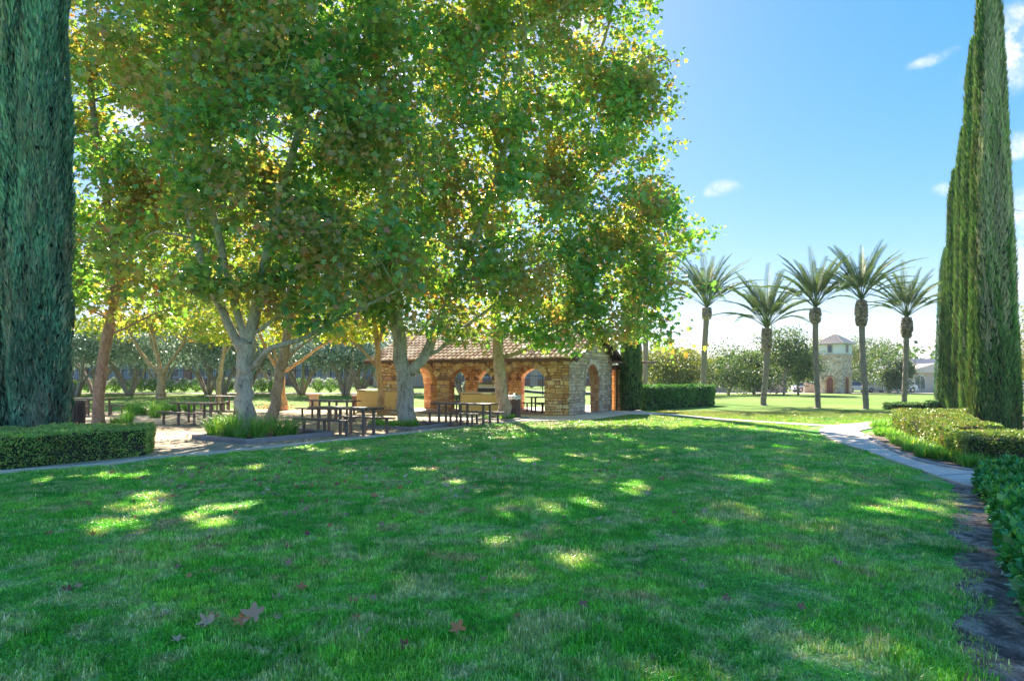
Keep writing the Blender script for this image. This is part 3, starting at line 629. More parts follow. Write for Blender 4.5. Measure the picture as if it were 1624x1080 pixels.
# --- T9, in front of the pavilion, with the broad crown to the right
plane_tree('broad plane tree in front of the pavilion whose crown spreads far over the lawn', 28.0, xg(800, 28),
    [([(803, 662), (796, 620), (791, 560), (786, 500), (781, 420), (776, 330), (790, 210), (800, 90), (805, -60)], [.27, .25, .23, .22, .20, .17, .14, .10, .05]),
     ([(796, 566), (830, 556), (870, 540), (920, 522), (980, 500), (1050, 478), (1100, 470)], [.11, .09, .08, .07, .06, .045, .02]),
     ([(786, 538), (762, 510), (742, 482)], [.06, .05, .03]),
     ([(782, 460), (830, 400), (900, 330), (970, 250), (1020, 200)], [.14, .12, .10, .07, .03]),
     ([(784, 490), (850, 440), (940, 410), (1020, 400), (1080, 400)], [.12, .10, .08, .05, .03]),
     ([(776, 330), (850, 240), (910, 150), (960, 60), (980, -60)], [.12, .10, .08, .06, .03])],
    [(870, 450, 26, 2.3, 2.0, 1.4), (970, 430, 26.5, 2.4, 2.0, 1.6), (1060, 455, 27, 1.7, 1.7, 1.25), (1050, 400, 27.5, 1.6, 1.6, 1.1), (850, 330, 26, 2.6, 2.6, 2.2), (960, 300, 26.5, 2.8, 2.6, 2.2), (1010, 340, 27, 1.7, 1.7, 1.4),
     (900, 180, 26.5, 2.9, 2.8, 2.4), (1000, 190, 27, 1.75, 1.9, 1.7), (930, 60, 27, 2.7, 2.7, 2.2), (1010, 90, 27, 1.4, 1.6, 1.5), (860, -60, 27, 3.0, 3.0, 2.3), (960, -50, 27, 1.9, 2.4, 2.0), (1000, 20, 27, .9, 1.2, 1.2),
     (900, -200, 27, 3.0, 3.0, 2.4), (820, -260, 27, 3, 3, 2.2), (930, 505, 26.5, 1.9, 1.5, .8), (1040, 520, 27, 1.2, 1.2, .75), (1110, 490, 27, .75, .8, .55), (1095, 372, 27.5, .7, .8, .5), (880, 530, 25.5, 1.3, 1.2, .5), (975, 525, 26, 1.2, 1.1, .45), (925, 550, 26, .5, .6, .3), (850, 520, 26, 1.2, 1, .55), (820, 500, 26, 1.1, 1, .6), (895, 545, 26, .9, .8, .32), (1070, 545, 27, .7, .7, .35)],
    52000, .21, M['bark_dun'], M['plane'])
# --- T1, the reddish leaning trunk on the left
plane_tree('leaning plane tree with reddish flaking trunk beside the left cypress', 24.0, xg(156, 24),
    [([(156, 672), (158, 620), (165, 560), (178, 495), (186, 450), (178, 380), (160, 270), (146, 170), (140, 60), (150, -60)], [.19, .185, .18, .165, .15, .13, .12, .10, .08, .04]),
     ([(172, 530), (200, 520), (240, 500), (270, 490)], [.05, .04, .03, .02]),
     ([(180, 400), (220, 320), (260, 220)], [.09, .07, .03])],
    [(150, 430, 24, 1.6, 1.8, 1.2), (230, 420, 24.5, 2.2, 2.0, 1.3), (160, 310, 24, 2.2, 2.2, 1.8), (240, 240, 24.5, 2.4, 2.4, 2.0), (150, 160, 24, 2.2, 2.3, 2.0), (230, 90, 24.5, 2.4, 2.4, 2.0), (170, 10, 24, 2.6, 2.6, 2.2), (200, -110, 24, 2.6, 2.6, 2.0), (90, 60, 25, 2.2, 2.2, 2.2), (80, 300, 25.5, 2, 2, 2.0), (290, 150, 26, 2.2, 3, 2.6), (280, 330, 26, 2.2, 2.4, 2.0), (290, -20, 26, 2.4, 2.6, 2.4), (130, 490, 24, 1.1, 1.2, .6), (118, 220, 25.5, 1.5, 1.8, 1.7), (112, 330, 25, 1.2, 1.6, 1.3), (112, 90, 25.5, 1.2, 1.6, 1.5), (215, 490, 24, 1.3, 1.2, .5), (120, 440, 23.5, 1.2, 1.2, .9)],
    34000, .20, M['bark_red'], M['plane'])
# --- T5, slim brown trunk just right of the big one
plane_tree('slim brown-barked plane tree leaning right just behind the kerbed grass bed', 25.5, xg(430, 25.5),
    [([(430, 668), (440, 620), (449, 570), (457, 520), (461, 470), (458, 400), (462, 310), (470, 200)], [.20, .19, .18, .16, .14, .12, .09, .05]),
     ([(447, 580), (470, 555), (520, 520)], [.06, .05, .025])],
    [(460, 430, 26, 1.9, 1.9, 1.3), (520, 360, 26, 2.1, 2.1, 1.7), (420, 330, 26.5, 2.1, 2.1, 1.7), (480, 230, 26, 2.4, 2.4, 2.1), (500, 110, 26, 2.4, 2.4, 2.2), (420, 80, 27, 2.2, 2.2, 2.2), (540, -20, 26, 2.4, 2.4, 2.2), (640, 60, 28, 2.6, 2.6, 2.8), (630, 230, 28, 2.4, 2.4, 2.4), (660, 360, 28, 2.2, 2.2, 1.8), (400, 200, 27, 2.2, 2.2, 2.2), (440, -100, 27, 2.6, 2.4, 2.2)],
    20000, .19, M['bark_dun'], M['plane'], (LEAF6, L6F))
# --- T6, T7, T2 farther, sunlit from behind
plane_tree('sunlit orange-barked plane tree with spreading low limbs behind the slim trunk', 36.0, xg(447, 36),
    [([(448, 648), (446, 610), (446, 585), (455, 540), (462, 480)], [.26, .22, .19, .12, .05]),
     ([(444, 592), (428, 565), (414, 535), (404, 500)], [.12, .10, .08, .04]), ([(450, 590), (480, 570), (515, 545), (560, 520)], [.10, .08, .06, .03]), ([(445, 585), (436, 560), (425, 545)], [.08, .06, .04])],
    [(400, 480, 36, 2.4, 2.2, 1.1), (470, 450, 36, 2.8, 2.4, 1.5), (540, 490, 36, 2.2, 2.0, 1.0), (430, 380, 37, 3, 2.6, 2), (520, 370, 37, 3, 2.6, 2.2), (480, 515, 36.5, 3.2, 2, .75), (400, 530, 37, 2, 2, .7), (560, 525, 37, 1.6, 1.6, .6), (340, 515, 38, 2.2, 2, .9)],
    15000, .22, M['bark_tan'], M['plane_gold'], (LEAF6, L6F))
plane_tree('thin tan-barked plane tree in front of the ochre counter near the pavilion', 31.5, xg(605, 31.5),
    [([(606, 656), (603, 610), (600, 570), (598, 540), (592, 490), (584, 430), (580, 330)], [.17, .15, .14, .12, .09, .07, .03]),
     ([(599, 548), (608, 520), (618, 480), (630, 420)], [.09, .08, .06, .03]), ([(599, 585), (575, 555), (545, 530), (525, 505)], [.07, .05, .04, .02]), ([(603, 592), (625, 578), (650, 545)], [.05, .04, .02])],
    [(570, 470, 31, 2.2, 2.0, 1.2), (640, 460, 31.5, 2.0, 2.0, 1.2), (600, 380, 32, 2.6, 2.4, 1.8), (690, 400, 32, 2.2, 2.2, 1.8), (720, 480, 32, 1.8, 1.6, .8), (560, 290, 32, 2.6, 2.4, 2), (560, 520, 31.5, 1.5, 1.5, .6), (680, 515, 31, 1.4, 1.4, .45), (780, 500, 32, 1.6, 1.6, .55)],
    14000, .21, M['bark_tan'], M['plane_gold'], (LEAF6, L6F))
plane_tree('far golden plane tree with three spreading limbs standing on the sunny back lawn', 49.0, GX(255, 49),
    [([(256, 628), (255, 600), (254, 588)], [.30, .26, .22]), ([(253, 592), (232, 572), (215, 545), (204, 525)], [.17, .14, .11, .06]),
     ([(257, 592), (272, 572), (288, 548), (300, 520)], [.17, .14, .12, .06]), ([(254, 590), (247, 550), (238, 510), (230, 450)], [.17, .14, .11, .05]), ([(250, 570), (240, 545), (236, 525)], [.07, .06, .04])],
    [(190, 490, 49, 3, 2.6, 1.6), (250, 460, 49, 3.4, 3, 2), (310, 490, 49, 3, 2.6, 1.6), (220, 390, 50, 3.6, 3, 2.4), (320, 400, 50, 3.4, 3, 2.4), (150, 430, 50, 2.6, 2.6, 2), (170, 515, 49, 2.4, 2.2, .9), (325, 525, 49, 2.4, 2, .8), (250, 510, 50, 2.2, 2, .8), (380, 470, 50, 2.6, 2.4, 1.8)],
    14000, .28, M['bark_tan'], M['plane_gold'], (LEAF6, L6F), spread=.4)
plane_tree('golden plane tree deep in the grove between the two fenced building ends', 44.0, GX(345, 44),
    [([(349, 634), (350, 590), (356, 540), (352, 470)], [.16, .14, .11, .05]), ([(351, 570), (370, 540), (385, 500)], [.07, .05, .03])],
    [(340, 470, 44, 2.6, 2.4, 1.4), (370, 400, 44, 3.2, 2.6, 2), (300, 350, 45, 3.2, 2.6, 2.4), (420, 300, 45, 3.2, 2.6, 2.6), (340, 250, 45, 3.4, 2.6, 3)],
    8000, .26, M['bark_tan'], M['plane_gold'], (LEAF6, L6F), spread=.4)

# ------------------------------------------------------------------ cypresses
def cypress(label, x, y, h, r0, n, mat, group=None, sunmat=None, size=.16, top_r=.25, taper=.8, lump=.10, z0=.12, per_up=.85, lean=0, seed=1, core=True, trunk=True):
    """one columnar tree: stem, dark inner core, thousands of upright sprays"""
    g0 = float(gz(x, y)); th = thing('cypress_tree', label, 'tree', (x, y, g0), 0, group)
    def rad(t): return r0*(top_r+(1-top_r)*np.clip(1-t, 0, 1)**taper)*np.clip((1.0-t)*9, 0, 1)**.6*(.86+.14*np.clip(t*14, 0, 1))
    z = np.sqrt(rng.uniform(0, 1, n)) if top_r < .1 else rng.uniform(0, 1, n); t = 1-z if top_r < .1 else z
    a = rng.uniform(0, 2*np.pi, n)
    lm = np.array([noise.noise(Vector((math.cos(b)*2.2+seed, math.sin(b)*2.2, c*h*.22))) for b, c in zip(a, t)])
    fl = np.array([noise.noise(Vector((math.cos(b)*5+seed, math.sin(b)*5, c*h*.9))) for b, c in zip(a, t)])
    rr = rad(t)*(1+lump*1.3*lm+lump*.8*fl)-np.abs(rng.normal(size=n))*.05
    zz = z0+t*(h-z0); ox = lean*t
    pos = np.stack([x+ox+rr*np.cos(a), y+rr*np.sin(a), g0+zz], -1)
    out = np.stack([np.cos(a), np.sin(a), np.zeros(n)], -1)
    tip = unit(out*.24+np.array([0, 0, per_up])+rand_dir(n)*.24); nrm = unit(out+rand_dir(n)*.5)
    FRM = frames(tip, nrm); sz_ = (size*rng.uniform(.55, 1.35, n))[:, None]*np.array([.72, 1.3, 1.0])
    if sunmat:                      # live green near the ground, browned elsewhere; the lit side's green is painted sunlight
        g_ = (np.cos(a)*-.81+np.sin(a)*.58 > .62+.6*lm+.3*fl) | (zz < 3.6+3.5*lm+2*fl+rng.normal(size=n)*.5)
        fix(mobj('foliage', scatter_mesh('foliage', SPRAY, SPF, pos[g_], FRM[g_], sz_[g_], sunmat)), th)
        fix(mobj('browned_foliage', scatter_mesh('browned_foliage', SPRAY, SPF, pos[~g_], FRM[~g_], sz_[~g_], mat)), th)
    else: fix(mobj('foliage', scatter_mesh('foliage', SPRAY, SPF, pos, FRM, sz_, mat)), th)
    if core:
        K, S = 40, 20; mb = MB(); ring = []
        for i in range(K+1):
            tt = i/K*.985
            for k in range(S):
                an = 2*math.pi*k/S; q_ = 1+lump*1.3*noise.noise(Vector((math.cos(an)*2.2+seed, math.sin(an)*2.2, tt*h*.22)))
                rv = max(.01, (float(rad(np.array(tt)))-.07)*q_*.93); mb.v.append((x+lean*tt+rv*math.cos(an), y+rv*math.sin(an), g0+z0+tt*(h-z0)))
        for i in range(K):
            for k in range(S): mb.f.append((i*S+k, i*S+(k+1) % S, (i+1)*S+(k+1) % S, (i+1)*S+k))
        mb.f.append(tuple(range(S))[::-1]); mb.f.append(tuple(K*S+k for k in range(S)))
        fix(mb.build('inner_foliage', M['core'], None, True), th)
    if trunk:
        mb = MB(); mb.tube([(x, y, g0-.05), (x, y, g0+.15), (x, y, g0+z0+.3)], [r0*.34, r0*.24, r0*.2], 10, .06); fix(mb.build('trunk', M['bark_olive'], None, True), th)
    return th
cypress('huge blue-green cypress filling the left edge behind the low box hedge', -10.93, 15.6, 17.5, .76, 64000, M['cyp'], None, None, .13, .55, .7, .26, .12)
cypress('ragged cypress just outside the left edge behind the huge one', -15.4, 18.5, 12, .9, 9000, M['cyp'], None, None, .2, .3, .7, .2, .1, seed=9)
RG = 'row of clipped cypresses beside the curving path'
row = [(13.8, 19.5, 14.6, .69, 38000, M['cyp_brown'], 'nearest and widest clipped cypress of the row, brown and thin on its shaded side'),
       (17.1, 25.0, 14.0, .62, 20000, M['cyp_sun'], 'second cypress of the right row, its pointed top nearly as high as the nearest'),
       (19.45, 29.0, 12.2, .60, 12000, M['cyp_sun'], 'third cypress of the right row, bright green on its sunny left side'),
       (21.0, 32.0, 11.3, .60, 11000, M['cyp_sun'], 'fourth cypress of the right row, squeezed between taller neighbours'),
       (23.3, 36.0, 9.0, .68, 8000, M['cyp_sun'], 'fifth cypress of the right row, much shorter than the fourth'),
       (26.1, 41.0, 9.4, .64, 8000, M['cyp'], 'last dark teal cypress at the far end of the right row')]
for i, (x, y, h, r, n, m, lb) in enumerate(row):
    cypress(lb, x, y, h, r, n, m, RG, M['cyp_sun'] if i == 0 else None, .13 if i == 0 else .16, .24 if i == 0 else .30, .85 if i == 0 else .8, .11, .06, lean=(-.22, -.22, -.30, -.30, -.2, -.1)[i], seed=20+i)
cypress('single wide cypress behind the right end of the stone pavilion', 6.15, 35.2, 12.3, .60, 12000, M['cyp_sun'], None, None, .17, .25, .8, .1, .06, seed=40)
nc = [o for o in SC.objects if o.get('label', '').startswith('nearest and widest')][0]
mb = MB(); a_ = P(1598, 334, 19.4); mb.tube([a_-np.array([.15, 0, .0]), a_+np.array([.1, 0, .02]), a_+np.array([.45, 0, -.01])], [.02, .013, .005], 5); fix(mb.build('bare_twig', M['bark_olive'], None, True), nc)
# ------------------------------------------------------------------ hedges
def hedge(name, label, cat, poly, h, n, size, mat, tmpl=(LEAF4, L4F), z0=0, rough=.04, group=None, soft=.0, tilt=.6):
    """poly: ground outline; leaves over sides and top, dark core inside"""
    pl = np.array([[p[0], p[1]] for p in poly], float); c = pl.mean(0); th = thing(name, label, cat, (c[0], c[1], float(gz(c[0], c[1]))), 0, group)
    g0 = float(gz(c[0], c[1]))
    area2 = 0
    for i in range(len(pl)): a, b = pl[i], pl[(i+1) % len(pl)]; area2 += a[0]*b[1]-b[0]*a[1]
    top = abs(area2)/2; sgn = 1 if area2 > 0 else -1
    eds = [(pl[i], pl[(i+1) % len(pl)]) for i in range(len(pl))]; el = np.array([np.linalg.norm(b-a) for a, b in eds])
    side = el.sum()*h; ns = int(n*side/(side+top)); nt2 = n-ns
    ei = rng.choice(len(eds), ns, p=el/el.sum()); u = rng.uniform(size=ns); v = rng.uniform(size=ns)**.9
    A_ = np.array([e[0] for e in eds])[ei]; B_ = np.array([e[1] for e in eds])[ei]; D_ = unit(B_-A_); Nn = np.stack([D_[:, 1], -D_[:, 0]], -1)*sgn
    p = A_+(B_-A_)*u[:, None]; inset = np.maximum(0, v-.85)/.15*soft
    P3 = np.concatenate([p-Nn*inset[:, None]*1.0, (z0+v*(h-z0))[:, None]], 1); N3 = np.concatenate([Nn, np.zeros((ns, 1))], 1)
    lo, hi = pl.min(0), pl.max(0); T = []
    while sum(map(len, T)) < nt2:
        q_ = rng.uniform(lo, hi, (nt2*3, 2)); T.append(q_[in_poly(q_, pl)])
    T = np.concatenate(T)[:nt2]; P4 = np.concatenate([T, np.full((nt2, 1), h)], 1); N4 = np.tile([0, 0, 1.0], (nt2, 1))
    P_ = np.concatenate([P3, P4]); N_ = np.concatenate([N3, N4])
    nn = np.array([noise.noise(Vector(a*2.3))*rough*1.6+noise.noise(Vector(a*7))*rough for a in P_])
    P_ = P_+N_*(nn-np.abs(rng.normal(size=len(P_)))*.018+size*.1)[:, None]; P_[:, 2] += g0
    tip = unit(N_*.7+rand_dir(len(P_))*.8+np.array([0, 0, .45])); nr = unit(N_*.5+np.array([0, 0, tilt])+rand_dir(len(P_))*.7)
    me = scatter_mesh('foliage', tmpl[0], tmpl[1], P_, frames(tip, nr), size*rng.uniform(.6, 1.35, len(P_)), mat); fix(mobj('foliage', me), th)
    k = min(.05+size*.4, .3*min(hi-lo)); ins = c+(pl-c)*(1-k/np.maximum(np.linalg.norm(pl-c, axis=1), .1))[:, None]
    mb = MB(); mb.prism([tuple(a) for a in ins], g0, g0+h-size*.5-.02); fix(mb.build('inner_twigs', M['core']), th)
    return th
hedge('box_hedge', 'low clipped box hedge along the pavement at the left edge', 'hedge', [(-11.6, 8.8), (-8.75, 11.8), (-7.55, 14.1), (-7.95, 15.2), (-9.2, 15.3), (-12.6, 11)], .58, 46000, .042, M['hedge'])
hedge('box_hedge', 'second low hedge behind the left one, with orange flowers before the cypress', 'hedge', [(-12.4, 16.2), (-9.7, 16.5), (-9.6, 17.2), (-12.4, 17.0)], .42, 5000, .05, M['hedge'])
H2G = 'golden hedges beside the curving path'
def hseg(a, b, w, sgn=1):
    a = np.array(a, float); b = np.array(b, float); d = unit(b-a); nn = np.array([-d[1], d[0]])*sgn*w; return [a, b, b+nn, a+nn]
hedge('golden_hedge', 'nearest golden hedge with reddish leaves before the widest cypress', 'hedge', [(8.35, 12.55), (10.9, 12.0), (11.4, 13.6), (9.0, 14.4)], .52, 19000, .046, M['hedge_gold'], group=H2G)
hedge('golden_hedge', 'middle golden hedge between the nearest one and the long one', 'hedge', [(8.75, 13.7), (9.0, 14.5), (10.2, 14.2), (10.9, 16.3), (9.9, 16.5)], .60, 19000, .046, M['hedge_gold'], group=H2G)
hedge('golden_hedge', 'long golden hedge with flat yellow top reaching towards the palms', 'hedge', [(9.95, 16.6), (11.2, 16.3), (13.6, 20.5), (12.0, 21.0), (10.75, 19.2)], .58, 24000, .046, M['hedge_gold'], group=H2G)
hedge('golden_hedge', 'low golden hedge behind the long one at the foot of the cypress row', 'hedge', [(12.6, 22.2), (15.4, 21.8), (17.4, 25.2), (13.9, 25.0)], .50, 9000, .06, M['hedge_gold'], group=H2G)
hedge('dark_hedge', 'tiny dark hedge around the foot of the rightmost palm', 'hedge', [(20.3, 36.5), (22.2, 36.5), (22.2, 37.4), (20.3, 37.4)], .32, 2500, .07, M['hedge_dark'])
hedge('dark_hedge', 'short dark hedge between the rightmost palm and the last cypress', 'hedge', [(22.6, 36.2), (25.2, 37), (25.2, 38.2), (22.6, 37.4)], .42, 3500, .07, M['hedge_dark'])
hedge('tall_hedge', 'tall clipped dark hedge standing on the lawn right of the pavilion', 'hedge', [(6.95, 35.5), (12.3, 42.2), (12.9, 43.5), (12.2, 44.4), (6.3, 37.6)], 1.24, 26000, .085, M['hedge_dark'], rough=.06)
# glossy ground cover by the dirt strip
hedge('ground_cover', 'knee-high glossy dark green shrub border at the lower right corner', 'shrubs',
      [(6.75, 9.85), (5.4, 7.6), (4.35, 6.0), (3.75, 5.0), (3.28, 4.3), (3.05, 3.5), (3.1, 2.2), (6.5, 2.2), (8.0, 8), (8.2, 10.4), (7.3, 10.6)], .30, 26000, .08, M['cover'], rough=.07, soft=.15, tilt=.9)

# ------------------------------------------------------------------ long-leaved tufts
BL = []
def grass_clump_mesh(name, n, rad, h, w, mat, spread=.75, seed=0):
    r = np.random.default_rng(seed); V = []; Fc = []
    for i in range(n):
        a = r.uniform(0, 6.283); rr = rad*math.sqrt(r.uniform())*.5; x, y = rr*math.cos(a), rr*math.sin(a)
        d = a+r.normal()*.6; hh = h*r.uniform(.55, 1.15); rea = hh*spread*r.uniform(.15, 1.0); dx, dy = math.cos(d), math.sin(d); ww = w*r.uniform(.7, 1.3); b = len(V)
        for k in range(5):
            t = k/4; px_ = x+dx*rea*t**1.6; py_ = y+dy*rea*t**1.6; pz_ = hh*(t-.35*t**3*(rea/hh)); wk = ww*(1-t**2)+.0005
            V += [(px_-dy*wk, py_+dx*wk, pz_), (px_+dy*wk, py_-dx*wk, pz_)]
        for k in range(4): q_ = b+2*k; Fc.append((q_, q_+1, q_+3, q_+2))
    me = bpy.data.meshes.new(name); me.from_pydata(V, [], Fc); me.materials.append(mat); me.update(); return me
cl = [grass_clump_mesh('long_grass', 150, .34, .70, .010, M['tuft'], .95, s) for s in range(3)]
cls = [grass_clump_mesh('low_clump', 150, .35, .30, .010, M['tuft'], 1.0, 10+s) for s in range(3)]
def clump(x, y, label, me, s=1, grp='clumps of long grass', name='grass_clump', z=None):
    o = mobj(name, me); o.location = (x, y, float(gz(x, y)) if z is None else z); o.scale = (s, s, s*random.uniform(.9, 1.1)); o.rotation_euler = (0, 0, random.uniform(0, 6)); tag(o, label, 'grass clump', grp); return o
for i, (px, d, s) in enumerate([(340, 18.3, .9), (362, 17.9, .8), (381, 17.5, .7), (408, 17.8, .95), (446, 18.4, 1.05), (462, 19.0, .8), (372, 19.2, 1.0), (418, 19.2, 1.0), (350, 19.7, .8)]):
    clump((px-CX)/F*d, d, 'tuft of long green grass inside the kerbed bed under the big pale tree', cl[i % 3], s*1.08, 'grass tufts in the kerbed bed under the big pale tree')
for i, (px, d) in enumerate([(225, 31), (242, 31), (262, 31.5), (280, 32), (300, 31.4), (210, 30.4), (246, 28.6)]):
    clump((px-CX)/F*d, d, 'tuft of bright grass at the granite edge behind the left picnic tables', cl[i % 3], 1.15, 'grass tufts behind the left picnic tables')
clump(-13.3, 23.6, 'small sprawling grass clump right of the reddish leaning trunk', cl[0], .9)
clump(-14.1, 24.3, 'thin clump close against the reddish leaning trunk', cls[1], 1.1)
for i, (x, y) in enumerate([(-4.5, 22.6), (-4.2, 22.3), (-3.9, 22.1), (-3.6, 22.2), (-4.6, 23.2), (-3.3, 22.6)]):
    clump(x, y, 'low green clump in the kerbed bed under the forked tree', cls[i % 3], 1.15, 'low clumps in the bed under the forked tree')
for i, (px, d) in enumerate([(795, 26.6), (770, 27.2), (812, 27.5)]):
    clump((px-CX)/F*d, d, 'low clump at the foot of the broad tree before the pavilion', cls[i % 3], .8, 'low clumps at the foot of the broad tree')
for i in range(46):
    t = i/45; a = spline(np.array(Gp((1388, 690), (1410, 700), (1450, 722), (1490, 731), (1535, 742))), 46)[i]; off = random.uniform(.1, .75)
    clump(a[0]+off*.9, a[1]+off*.5, 'strappy bright green plant between the curving path and the golden hedges', cls[i % 3], random.uniform(.75, 1.05), 'strappy plants between path and hedges', 'strappy_plant')
for i, (px, py) in enumerate([(1395, 676), (1405, 674), (1412, 677), (1388, 679), (1400, 680)]):
    g = G(px, py); clump(g[0], g[1], 'strappy bright green plant at the far bend of the curving path', cls[i % 3], 1.0, 'strappy plants at the far bend of the path', 'strappy_plant')
for i in range(14):
    x = 8.3+.16*i; clump(x, 11.3+.3*math.sin(i*2.1), 'pale green strappy plant between the nearest golden hedge and the glossy border', cls[i % 3], .9, 'strappy plants before the nearest golden hedge', 'strappy_plant')

# ------------------------------------------------------------------ kerbed beds
def bed(label, poly, h=.13, w=.14, grp='kerbed tree beds'):
    pl = np.array(poly, float); c = pl.mean(0); th = thing('kerbed_bed', label, 'planter', (c[0], c[1], 0), 0, grp)
    n = len(pl)
    inn = c+(pl-c)*(1-w*1.4/np.linalg.norm(pl-c, axis=1))[:, None]
    for i in range(n):
        mb = MB(); j = (i+1) % n; a, b = pl[i], pl[j]; ai, bi = inn[i], inn[j]; e = (b-a)/np.linalg.norm(b-a)*.004
        mb.prism([a+e, b-e, bi-e, ai+e], -.02, h); fix(mb.build('kerb', M['curb']), th)
    mb = MB(); mb.prism([tuple(p) for p in inn], -.02, h*.55); fix(mb.build('soil', M['soil']), th); return th
bed('grey kerbed bed full of long grass under the big pale tree', [(-8.5, 18.1), (-6.45, 16.55), (-5.0, 19.2), (-6.9, 21.4)])
bed('grey kerbed bed under the tall forked tree', [(-5.0, 22.4), (-3.1, 21.3), (-2.0, 23.6), (-4.1, 25.4)], .11)
bed('low kerbed bed under the broad tree in front of the pavilion', [(-1.5, 26.9), (-.1, 26.2), (.7, 27.9), (-.9, 28.9)], .08)

# ------------------------------------------------------------------ picnic tables and benches
def slab_mb(Lx, Wy, z, drop=.045, pitch=.062, sw=.046):
    mb = MB(); n = int(Lx/pitch)
    for i in range(n):
        x = -Lx/2+pitch*(i+.5); mb.box((x, 0, z), (sw, Wy, .012))
        for s in (-1, 1): mb.box((x, s*(Wy/2-.004), z-drop/2-.006), (sw, .010, drop))
    return mb
t_top = slab_mb(2.45, .76, .765).mesh('tabletop', M['metal'])
mb = MB()
for s in (-1, 1): mb.box((0, s*.25, .735), (2.4, .05, .04))
for x in (-.95, 0, .95): mb.box((x, 0, .735), (.05, .44, .035))
t_frame = mb.mesh('table_frame', M['metal'])
mb = MB(); mb.box((0, 0, .355), (.065, .065, .72)); t_leg = mb.mesh('leg', M['metal'])
b_top = slab_mb(2.35, .30, .452, .035).mesh('seat', M['metal'])
mb = MB(); mb.box((0, 0, .43), (2.25, .06, .03)); b_frame = mb.mesh('seat_frame', M['metal'])
mb = MB(); mb.box((0, 0, .205), (.06, .06, .42)); b_leg = mb.mesh('leg', M['metal'])
def table(x, y, rz, where):
    g0 = float(gz(x, y))+.012
    t = thing('picnic_table', 'dark slatted metal picnic table '+where, 'table', (x, y, g0), rz, 'slatted metal picnic tables')
    mobj('tabletop', t_top, t); mobj('table_frame', t_frame, t)
    for lx in (-.95, 0, .95):
        for ly in (-.2, .2): o = mobj('leg', t_leg, t); o.location = (lx, ly, 0)
    for s, side in ((-1, 'near'), (1, 'far')):
        ox, oy = -math.sin(rz)*s*.78, math.cos(rz)*s*.78
        b = thing('picnic_bench', f'bench on the {side} side of the table '+where, 'bench', (x+ox, y+oy, g0), rz, 'slatted benches at the picnic tables')
        mobj('seat', b_top, b); mobj('seat_frame', b_frame, b)
        for lx in (-.9, 0, .9): o = mobj('leg', b_leg, b); o.location = (lx, 0, 0)
for px, d, rz, wh in [(548, 20.0, -34, 'nearest the camera by the long grass'), (316, 24.4, -32, 'left of the big pale trunk'),
                      (148, 30.6, -32, 'half hidden behind the reddish trunk'), (358, 35.0, -30, 'farthest back, behind the big pale trunk'),
                      (528, 27.6, -30, 'just behind the nearest one'), (736, 23.8, -32, 'between the forked tree and the broad tree')]:
    table((px-CX)/F*d, d, R(wh and rz), wh)
table(1.9, 33.6, R(26), 'inside the pavilion by its right arch')
table(-2.9, 36.6, R(26), 'inside the pavilion by its middle arch')

# ------------------------------------------------------------------ litter bins
def bin_(label, x, y, h=.85, r=.29, mat=None, bag=True, green=False, name='litter_bin'):
    t = thing(name, label, 'litter bin', (x, y, .02), 0, 'slatted litter bins'); n = 22
    mb = MB(); mb.tube([(0, 0, .06), (0, 0, h-.06)], [r*.86, r*.93], 20); mobj('liner', mb.mesh('liner', M['black']), t)
    mb = MB(); mb.box((r, 0, h/2), (.02, r*.22, h*.94)); sl = mb.mesh('slat', mat)
    for k in range(n): o = mobj('slat', sl, t); o.rotation_euler = (0, 0, 2*math.pi*k/n)
    mb = MB(); pts = [(math.cos(a)*r*1.04, math.sin(a)*r*1.04, h) for a in np.linspace(0, 2*math.pi, 25)]; mb.tube(pts, .022, 6); mobj('rim', mb.mesh('rim', mat, True), t)
    if bag:
        mb = MB(); k = 26
        for j, (rr, zz_) in enumerate(((r*1.10, h-.12), (r*1.12, h+.0), (r*.95, h+.05), (r*.7, h-.05))):
            for i in range(k): q_ = 1+.05*math.sin(i*2.9+j); mb.v.append((math.cos(2*math.pi*i/k)*rr*q_, math.sin(2*math.pi*i/k)*rr*q_, zz_+.02*math.sin(i*1.7)))
        for j in range(3):
            for i in range(k): mb.f.append((j*k+i, j*k+(i+1) % k, (j+1)*k+(i+1) % k, (j+1)*k+i))
        mobj('bin_bag', mb.mesh('bin_bag', M['bag'], True), t)
    return t
x, y = (813-CX)/F*29, 28.6
bin_('brown slatted litter bin with a white bag beside the broad tree', x+.05, y, .88, .27, M['slat'])
mb = MB(); mb.tube([(0, 0, 0), (.0, 0, .05), (0, 0, .09)], [.12, .13, .05], 10); o = mb.build('picnic_tub', M['greenp'], None, True); o.location = (x+.1, y-.05, .93); tag(o, 'green plastic tub lying on the brown litter bin', 'tub')
bin_('brown litter bin against the left end of the farther ochre counter', (567-CX)/F*36.4, 36.4, .85, .29, M['slat'])
bin_('dark grey slatted litter bin between the left cypress and the reddish trunk', (119-CX)/F*24.3, 24.3, .82, .31, M['iron'], False)

